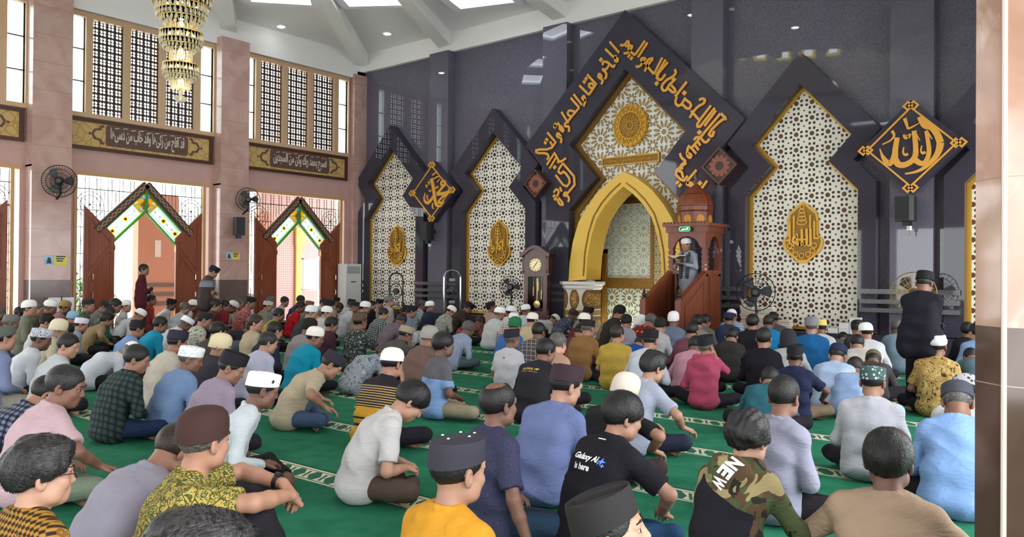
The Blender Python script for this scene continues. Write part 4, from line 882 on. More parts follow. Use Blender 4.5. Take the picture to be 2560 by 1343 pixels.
    if hood: shirt += [ell(S3 - dr(a3) * .065 + dr(a3 - 90) * .085, (.13, .075, .105), None, .014), cone(S3 + A3(-.095, -.03, .035), S3 + A3(.095, -.03, .035), .05, .05, .015), cone(S3 + A3(-.095, -.03, .035), S3 + A3(-.07, .07, .0), .045, .03, .015), cone(S3 + A3(.095, -.03, .035), S3 + A3(.07, .07, .0), .045, .03, .015)]
    for i in range(10):                                       # collar
        a0, a1_ = 2 * PI * i / 10, 2 * PI * (i + 1) / 10; fx = unit(np.cross(LX, nd)); q = lambda a, r, hgt: S3 + nd * (.022 + hgt - .018 * -math.cos(a)) + LX * r * math.sin(a) - fx * r * math.cos(a) * -1
        shirt.append(cone(q(a0, .066, 0), q(a1_, .066, 0), .014, .014, .012))
    trousers = list(seat) if not stand else [cone((-.07, 0, hz - .03), (.07, 0, hz - .03), .1, .1, .03)]
    for s in (-1, 1): trousers += [cone(hip[s], kn[s], .088, .067, .03), cone(kn[s], an[s], .066, .052, .02, cut=.94 if stand else .86)]
    # skin
    skin = head_prims(H, R, detail); skin += [cone(S3 - dr(a3) * .03, Nk + R @ A3(0, .005, .04), .058, .054, .03), cone(S0, S1, .07, .07), cone(S1, S2, .07, .075), cone(S2, S3, .075, .06, .03), cone(sh[-1], sh[1], .045, .045, .03)]
    for s in (-1, 1):
        skin += [cone(S0, hip[s], .06, .06), cone(hip[s], kn[s], .06, .05), cone(kn[s], an[s], .047, .034, .015), cone(sh[s], el[s], .045, .038, .02), cone(el[s], el[s] * .6 + wr[s] * .4, .039, .037, .012), cone(el[s] * .6 + wr[s] * .4, wr[s], .037, .026, .012)]
        skin += foot_prims(an[s], fd_[s], fu[s])
    for s, w, hd, hn, curl, spread in hands: skin += hand_prims(w, hd, hn, s, curl, spread) if detail else hand_prims(w, hd, hn, s, curl, spread)
    floor = [half((0, 0, .002), (0, 0, -1), .004)]
    return dict(skin=skin + floor, shirt=shirt + floor, trousers=trousers + floor, H=H, R=R, el=el, wr=wr, S3=S3, nd=nd, LX=LX, an=an, kn=kn)
# ---- heads: hair and caps in head space (origin = middle of the head, +y = face)
def hair_prims(kind):
    g = {'short': .008, 'thick': .018, 'curly': .024, 'under': .003, 'bald': .007, 'swept': .016, 'quiff': .02}[kind]
    p = [ell((0, -.016, .032), (.078 + g, .098 + g, .091 + g), None, .01)]
    if kind in ('swept', 'quiff'): p += [ell((.01, .045, .098), (.06, .055, .032), None, .03), ell((-.02, .0, .115), (.055, .07, .028), None, .03)]
    p += [ell((0, .125, -.04 if kind != 'thick' else -.045), (.12, .098, .105), None, .012, True), half((0, -.1, -.062), (0, .42, -1), .01), half((0, .0, -.035), (0, .75, -1), .008)]
    if kind == 'under': p += [half((0, 0, .04), (0, -.16, 1), .004)]
    if kind == 'bald': p += [ell((0, -.04, .135), (.064, .075, .06), None, .012, True)]
    return p
_CAP = {}
def head_mesh(kind, fine=False):
    key = (kind, fine)
    if key in _CAP: return _CAP[key]
    if kind in ('short', 'thick', 'curly', 'under', 'bald', 'swept', 'quiff'):
        r = np.random.default_rng(3); A = r.normal(size=(5, 3)) * (60 if kind == 'curly' else 38); ph = r.uniform(0, 6, 5)
        amp = {'curly': .005, 'thick': .0016, 'swept': .0025, 'quiff': .004}.get(kind, .0008) * (1.0 if fine else .6)
        v, q = grow(hair_prims(kind), .005 if fine else .011, lambda P: amp * np.sin(P @ A.T * (1, 1, .6, 1, 1) + ph).sum(1) * .5)
        if fine: v, q = strands(v, q, kind)
        me = mesh_from('hair', v, q)
    else:
        mb = MB(); n = 36 if fine else 20
        if kind == 'peci': prof = [(.88, .036), (.985, .038), (.975, .08), (.955, .12), (.94, .128), (.9, .128), (.87, .122), (.4, .122), (0, .123)]
        elif kind == 'pecilow': prof = [(.88, .03), (.98, .032), (.97, .07), (.95, .108), (.92, .114), (.86, .112), (.4, .123), (0, .124)]
        elif kind == 'kufi': prof = [(.88, .025), (.975, .028), (.975, .07), (.955, .078), (.9, .098), (.75, .12), (.5, .134), (.25, .139), (0, .14)]
        elif kind == 'skull': prof = [(.9, .012), (.985, .016), (.99, .05), (.965, .085), (.88, .11), (.72, .128), (.5, .138), (.25, .143), (0, .144)]
        elif kind == 'band': prof = [(.88, .025), (.98, .028), (.985, .09), (.97, .105), (.9, .112), (.86, .106), (.5, .118), (.25, .121), (0, .122)]
        elif kind == 'ring': prof = [(.9, .02), (.99, .03), (1.02, .05), (1.0, .072), (.93, .08), (.9, .09), (.86, .108), (.78, .116), (.62, .117), (.55, .112), (0, .12)]
        elif kind == 'beanie': prof = [(.92, -.012), (.985, -.005), (.985, .04), (.96, .075), (.86, .104), (.66, .126), (.4, .138), (.2, .142), (0, .143)]
        elif kind == 'cloth': prof = [(.95, -.02), (1.03, .0), (1.04, .04), (1.0, .085), (.88, .115), (.6, .135), (.3, .14), (0, .141)]
        elif kind == 'hood': prof = [(1.05, -.09), (1.12, -.05), (1.13, .03), (1.06, .09), (.9, .125), (.6, .15), (.3, .158), (0, .16)]
        mb.lathe([(a * .0925, b) for a, b in prof], n, (0, -.012, 0), 1.0, 1.19)
        if kind == 'peci': mb.ribbon([(-.085, 0), (.07, 0)], .012, lambda a, b, d: (b, a, .121 + d), .012, -.004); mb.ribbon([(-.1, -.0), (.088, 0)], .003, lambda a, b, d: (b, a, .126 + d), .003, -.01)
        me = bpy.data.meshes.new('cap'); me.from_pydata([((x, y, z + .18 * (y if z < .06 else y * .6) * (.9 if kind != 'hood' else 0))) for x, y, z in mb.v], [], mb.f)
        bm = bmesh.new(); bm.from_mesh(me); bmesh.ops.recalc_face_normals(bm, faces=bm.faces); bm.to_mesh(me); bm.free(); me.materials.append(None); smooth_mesh(me, 50)
    _CAP[key] = me; return me
def strands(v, q, kind):
    r = np.random.default_rng(5); n = {'curly': 2600, 'under': 900}.get(kind, 2600); P = v[q]; c = P.mean(1); nr = np.cross(P[:, 2] - P[:, 0], P[:, 3] - P[:, 1]); ar = np.linalg.norm(nr, axis=1) + 1e-12; nr = nr / ar[:, None]
    i = r.choice(len(q), n, p=ar / ar.sum()); w = r.dirichlet((1, 1, 1, 1), n); o = (P[i] * w[:, :, None]).sum(1); nn = nr[i]
    cr = np.array([.01, -.05, .13]); fl = o - cr; fl = fl - nn * (fl * nn).sum(1)[:, None]; fl /= np.linalg.norm(fl, axis=1)[:, None] + 1e-9; sw = np.cross(nn, fl)
    if kind in ('swept', 'quiff'): fl = fl * .5 + np.array([.35, -.5, .1])
    if kind == 'curly': fl = r.normal(size=(n, 3))
    fl = fl - nn * (fl * nn).sum(1)[:, None]; fl /= np.linalg.norm(fl, axis=1)[:, None] + 1e-9
    d = fl + sw * r.normal(0, .3, n)[:, None] + nn * r.uniform(.0, .15, n)[:, None]; d /= np.linalg.norm(d, axis=1)[:, None]; L = r.uniform(.012, .026, n)[:, None] * (1.1 if kind in ('swept', 'quiff', 'thick') else .7)
    s_ = np.cross(d, nn); s_ /= np.linalg.norm(s_, axis=1)[:, None] + 1e-9; w_ = .0011
    a, b = o - s_ * w_ - nn * .002, o + s_ * w_ - nn * .002; m = o + d * L * .55; e = o + d * L - nn * L * .25; V2 = np.stack([a, b, m + s_ * w_ * .8, m - s_ * w_ * .8, e + s_ * w_ * .25, e - s_ * w_ * .25], 1).reshape(-1, 3)
    k = np.arange(n)[:, None] * 6 + len(v); Q2 = np.concatenate([k + [0, 1, 2, 3], k + [3, 2, 4, 5]]); return np.concatenate([v, V2]), np.concatenate([q, Q2])
CAPTOP = {'peci': .136, 'pecilow': .124, 'kufi': .14, 'skull': .144, 'band': .125, 'ring': .125, 'beanie': .143, 'cloth': .142, 'hood': .16}
# ================================================================ cloth, hair and skin materials
def cloth(spec):
    if spec in MATS: return MATS[spec]
    kind, *c = spec.split(':'); LS = lambda q: tuple((np.array(lin(q)) * [.74, .74, .74, 1]).tolist()); c = [LS(q) if len(q) == 6 and '.' not in q else q for q in c]; m = Mat('cloth ' + kind, .85, 0, .2); x, y, z = m.xyz(); n = m.noise(7, 3)
    if len(kind) == 6 and not c:
        a = np.array(LS(kind)); m.col(m.mix(m.ramp(n, .3, .7), (*(a[:3] * .93), 1), (*np.minimum(a[:3] * 1.05, 1), 1)))
    elif kind == 'plaid':
        p = float(c[3]) if len(c) > 3 else .05; w = x + y * .6; a = ((w / p).frac() - .5).abs(); b = ((z / p + y / p * .5).frac() - .5).abs()
        m.set('Base Color', m.mix((a.lt(.09)).max(b.lt(.09)), m.mix((a.gt(.3) * 1.0 + b.gt(.3) * 1.0) * .5, c[0], c[1]), c[2]))
    elif kind == 'vstripe': m.set('Base Color', m.mix((((x + y * .4) / float(c[2])).frac() - .5).abs().gt(.3), c[0], c[1]))
    elif kind == 'hstripe': m.set('Base Color', m.mix((((z + y * .3) / float(c[2])).frac() - .5).abs().gt(.28), c[0], c[1]))
    elif kind == 'polo':                                              # dark yoke, fine stripes, yellow below
        s = (((z + y * .25) / .022).frac() - .5).abs().gt(.3); k = z + y * .25
        m.set('Base Color', m.mix(k.lt(.36), m.mix(s * k.lt(.56), LS('2c2730'), LS('d0b070')), m.mix(((k - .2).abs().lt(.012)).max((k - .26).abs().lt(.008)), LS('d8a436'), LS('2c2a3a'))))
    elif kind == 'yoke': m.set('Base Color', m.mix((z + y * .1).gt(float(c[2])), c[0], c[1]))
    elif kind == 'grey band': m.set('Base Color', m.mix((z - 1.24).abs().lt(.05), m.mix((z - 1.31).abs().lt(.025), LS('4d4140'), LS('7a8090')), LS('8d96a4')))
    elif kind == 'batik':                                             # ringed flowers on a leafy ground
        v = m.vor(float(c[3]) if len(c) > 3 else 22); e = m.vor((float(c[3]) if len(c) > 3 else 22), 'DISTANCE_TO_EDGE'); g = m.noise(60, 2, dist=2)
        r = (v * 34).sin().gt(.1); cc = m.mix(g.gt(.52), c[0], c[1]); cc = m.mix(v.lt(.3) * r, cc, c[2]); cc = m.mix(v.lt(.07), cc, c[1]); cc = m.mix((e - .02).abs().lt(.02), cc, c[1]); m.set('Base Color', cc)
    elif kind == 'floral':
        sc = float(c[3]) if len(c) > 3 else 14; v = m.noise(sc, 3, dist=2.5); w = m.noise(sc * .8, 2, vec=m.comb(y, z, x), dist=2)
        cc = m.mix(v.gt(.58), c[0], c[1]); cc = m.mix(w.gt(.62), cc, c[2]); m.set('Base Color', cc)
    elif kind == 'checker':
        p = .021; a = ((x + z * .8 + y * .3) / p).m('FLOOR'); b = ((z * .9 - x + y * .3) / p).m('FLOOR'); k = (a + b).mod(2.0).gt(.5); q = (((x + z * .8 + y * .3) / p).frac() - .5).abs().max((((z * .9 - x + y * .3) / p).frac() - .5).abs())
        cc = m.mix(k, LS('b98a3c'), LS('3a2c1c')); cc = m.mix(q.gt(.44), cc, LS('8a6428')); cc = m.mix(m.noise(5, 1).gt(.6), cc, m.mix(m.noise(45, 2, dist=3).gt(.5), LS('c79a50'), LS('6b4a20'))); m.set('Base Color', cc)
    elif kind == 'scales':
        v = m.vor(42, rnd=.6); m.set('Base Color', m.mix((v * 60).sin().gt(.3), c[0], c[1]))
    elif kind == 'camo':
        a = m.noise(5.5, 2, dist=1.2); b = m.noise(5, 2, vec=m.comb(z, x, y), dist=1.2); d = m.noise(7, 2, vec=m.comb(y, z, x), dist=1.5)
        cc = m.mix(a.gt(.5), LS('4f5a3a'), LS('5a4632')); cc = m.mix(b.gt(.58), cc, LS('a3946a')); cc = m.mix(d.gt(.62), cc, LS('2c2a24'))
        if c: cc = m.mix((z + x * .4).lt(float(c[0])) * x.abs().lt(.16), cc, LS('1e1d26'))
        m.set('Base Color', cc)
    elif kind == 'dots':
        p = .085; a = ((x / p).frac() - .5).hyp((z / p).frac() - .5); m.set('Base Color', m.mix(a.lt(.2), c[0], c[1]))
    m.bump(m.noise(260, 2) * .3 + m.noise(1, 3, vec=m.comb(x * 9 + z * 5, y * 9, z * 26 - x * 8), dist=1.6) * 2.2 + m.noise(9, 3, dist=1.5) * 1.6, .36, .011); MATS[spec] = m.m; return m.m
def hairmat(h):
    k = 'hair' + h
    if k in MATS: return MATS[k]
    m = Mat('hair ' + h, .45, 0, .4); x, y, z = m.xyz(); n = m.noise(1, 3, vec=m.comb(x * 260, y * 60, z * 120))
    c1 = {'k': ('0c0a0a', '211d1d'), 'g': ('3a3735', '7d7873'), 'n': ('1a130f', '3d2e26'), 's': ('121014', '3c3838')}[h]; m.set('Base Color', m.mix(m.ramp(n, .4, .75), *c1)); m.bump(n, .8, .004); MATS[k] = m.m; return m.m
def capmat(h):
    k = 'cap' + h
    if k in MATS: return MATS[k]
    m = Mat('cap fabric', .8, 0, .3)
    if ':' in h:
        a, b, sc = h.split(':'); m.set('Base Color', m.mix(m.vor(float(sc)).lt(.33), a, b))
    else: m.col('#' + h if h[0] != '#' else h)
    m.bump(m.noise(300, 2), .25, .004); MATS[k] = m.m; return m.m
SKINS = ['8d6552', '9c725e', '7c5645', 'a87e68', '6b4a3c']
# ================================================================ the builder of one person
def to_local(px, py, z): d = ray(px, py); return CAMP + d * ((z - CAM_H) / d[2])
_MESH = {}
MINB = (-7.2, 15.0)
PEOPLE = []; SPOTS = []; DBG = []
def person(px, py, torso, shirt, hat, label, sleeve='L', legs='cross', arms=('lap', 'lap'), rz=None, hy=None, hp=None, hr=0, pants='23212a', skin=None, sc=1.0, twist=0, sl=0, fat=1.0, uniq=False, foot=None, group=None, seed=None, eyes=False, dz=0, hood=0, lock=False):
    kind, hc = (hat.split(' ') + ['k'])[:2]; kind_hair = {'-': 'short'}.get(kind, kind); cap = kind in CAPTOP
    stand = legs in ('stand', 'robe'); i = len(PEOPLE)
    # first guess of the place: the top of the head at (px, py)
    hz0 = {'U': .93, 'S': .86, 'B': .76, 'W': .62, 'X': 1.7, 'XB': 1.62, 'P': .92}.get(torso if isinstance(torso, str) else 'S', .86) * sc + (.1 if legs == 'kneel' else 0) + dz
    p0 = to_local(px, py, hz0) if foot is None else np.array(foot, float); dist = float((p0 - CAMP) @ FW)
    ang = math.degrees(math.atan2(-(MINB[0] - p0[0]), MINB[1] - p0[1]))
    r = np.random.default_rng(i + 11)
    if rz is None: rz = ang * .3 + r.uniform(-7, 7)
    if hy is None:
        hy = max(-40, min(40, (ang - rz) * .55)) if torso in ('U', 'S', 'P') else 0
        hy = round(hy / 20) * 20
    lod = 2 if dist < 6.0 else (1 if dist < 10 else 0)
    if uniq and dist < 12: lod = max(lod, 2 if dist < 8 else 1)
    h = ((.014, .02, .018), (.010, .0145, .014), (.0062, .0105, .0115))[lod]
    sd = i if (uniq or lod == 2) else (i % 3)
    key = (str(torso), str(legs), str(arms), hy, hp, hr, twist, sl, fat, lod, hood); fk = ('f',) + key
    if fk not in _MESH:
        _MESH[fk] = figure(torso, legs, arms, hy, hp, hr, 'L', twist, sl, fat, 1 if lod else 0, hood)
    F = _MESH[fk]; Fs = F if sleeve == 'L' else figure(torso, legs, arms, hy, hp, hr, sleeve, twist, sl, fat, 0, hood)
    def get(part, k2, prims, hh, fold):
        kk = (part,) + k2
        if kk not in _MESH: _MESH[kk] = mesh_from(part, *grow(prims, hh, fold))
        return _MESH[kk]
    mb_ = get('body', key, F['skin'], h[0], None)
    ks = (str(torso), str(legs), str(arms), sleeve, twist, sl, fat, sd, lod, hood, hy if torso in ('B', 'W') else 0)
    ms = get('shirt', ks, Fs['shirt'], h[1], folds(sd, (.008, .010, .0105)[lod], .9 if stand else .12)); mt = get('trousers', (str(legs), lod, sd), F['trousers'], h[2], folds(sd + 50, .006))
    # solve the standing point so that the top of the head meets its line of sight
    ct = (CAPTOP[kind] if cap else {'thick': .145, 'curly': .152, 'swept': .15, 'quiff': .152}.get(kind_hair, .133)) * HS
    cand = [F['H'] + F['R'] @ A3(0, y_, z_) * 1.0 for y_, z_ in ((-.01, ct), (-.07, ct * .82), (-.11, ct * .4))]; ht = max(cand, key=lambda q: q[2]) * sc
    if foot is None:
        best = None
        for f in ((1,) if lock else (1, .975, 1.025, .95, 1.05, .925, 1.075, .9, 1.1, .875, 1.125)):
            T = to_local(px, py, ht[2] * f + dz); b2 = T[:2]; mn = min([math.hypot((b2[0] - q[0]) / (.5 + .25 * (lg_ == 'cross')), (b2[1] - q[1]) / .66) for q, lg_ in SPOTS] + [9])
            ok = T[0] > X0 + (1.0 if any(abs(T[1] - q) < .85 for q in PILY) else .72) and T[1] < Y0 - 1.1 and not (-8.2 < T[0] < -6.5 and T[1] > 13.1) and not (T[0] > -.9 and 2.8 < T[1] < 4.0); sc_ = (0 if ok else -9) + min(mn, 1.0) - abs(f - 1) * (.55 if dist > 11 else 1.3)
            if best is None or sc_ > best[0] + 1e-6: best = (sc_, f)
        f = best[1]; DBG.append((best[0], label)) if best[0] < .45 else 0; sc *= f; ht = ht * f; T = to_local(px, py, ht[2] + dz); SPOTS.append((T[:2], legs)); cR, sR = math.cos(RAD(rz)), math.sin(RAD(rz)); base = np.array([T[0] - (cR * ht[0] - sR * ht[1]), T[1] - (sR * ht[0] + cR * ht[1]), dz])
    else: base = np.array(foot, float)
    def add(nm, me, mat, parent=None):
        o = link(nm, me, parent); o.material_slots[0].link = 'OBJECT'; o.material_slots[0].material = mat; return o
    b = add('person', mb_, plain('skin ' + (skin or SKINS[i % 5]), skin or SKINS[i % 5], .55, var=.08, vs=12)); b.location = base; b.rotation_euler = (0, 0, RAD(rz)); b.scale = (sc,) * 3
    tag(b, label, 'person', group)
    o1 = add('shirt', ms, cloth(shirt), b); o2 = add('trousers', mt, cloth(pants), b)
    hm = Matrix([[*(F['R'][k] * HS), F['H'][k]] for k in range(3)] + [[0, 0, 0, 1]]); fine = lod == 2
    hh = (hc if not cap and hc in 'kgns' else 'k') if not cap else ('g' if (i % 4 == 0) else 'k')
    if kind != 'hood':
        oh = add('hair', head_mesh('under' if cap else kind_hair, fine), hairmat(hh), b); oh.matrix_local = hm
    if cap: oc = add('cap', head_mesh(kind, fine), capmat(hc), b); oc.matrix_local = hm
    if eyes:
        for s in (-1, 1):
            e = MB().lathe([(0, -.0115), (.0081, -.0081), (.0115, 0), (.0081, .0081), (0, .0115)], 12, (s * .032, .0768, .002)); e = e.build('eye', plain('eye white', '8f8278', .3), b, True); e.matrix_local = hm
            q = MB().lathe([(0, .0), (.0062, -.0022), (.0062, .0006)], 10, (0, 0, 0), rot=Matrix.Rotation(-PI / 2, 3, 'X')); q.v = [(x + s * .032, y + .0884, z + .0015) for x, y, z in q.v]; q.build('iris', plain('iris', '120a08', .1), e)
            w = MB().tube([(s * .014, .0985, .024), (s * .03, .0965, .030), (s * .05, .082, .026)], [.003, .004, .002], 6); w = w.build('eyebrow', hairmat('k'), b); w.matrix_local = hm
    F2 = dict(F); F2.update(obj=b, shirt_obj=o1, hm=hm, base=base, rz=rz, sc=sc, trousers_obj=o2); PEOPLE.append(F2); return F2
def print_on(F, mb_verts, faces, origin, udir, vdir, ndir, mat, name, off=.006):
    """lay flat lettering onto the shirt: project along ndir (pointing out of the cloth) and rest it just above."""
    from mathutils.bvhtree import BVHTree
    me = F['shirt_obj'].data; t = BVHTree.FromPolygons([v.co for v in me.vertices], [p.vertices for p in me.polygons])
    o, u, v, n = (Vector(q) for q in (origin, udir, vdir, ndir)); u.normalize(); n.normalize(); v.normalize(); out = []
    for a in mb_verts:
        p = o + u * a[0] + v * a[1]; hit = t.ray_cast(p + n * .3, -n, .6); q = hit[0] if hit[0] else p; out.append(q + n * off)
    m = MB(); m.add(out, faces); return m.build(name, mat, F['shirt_obj'], fix=False)
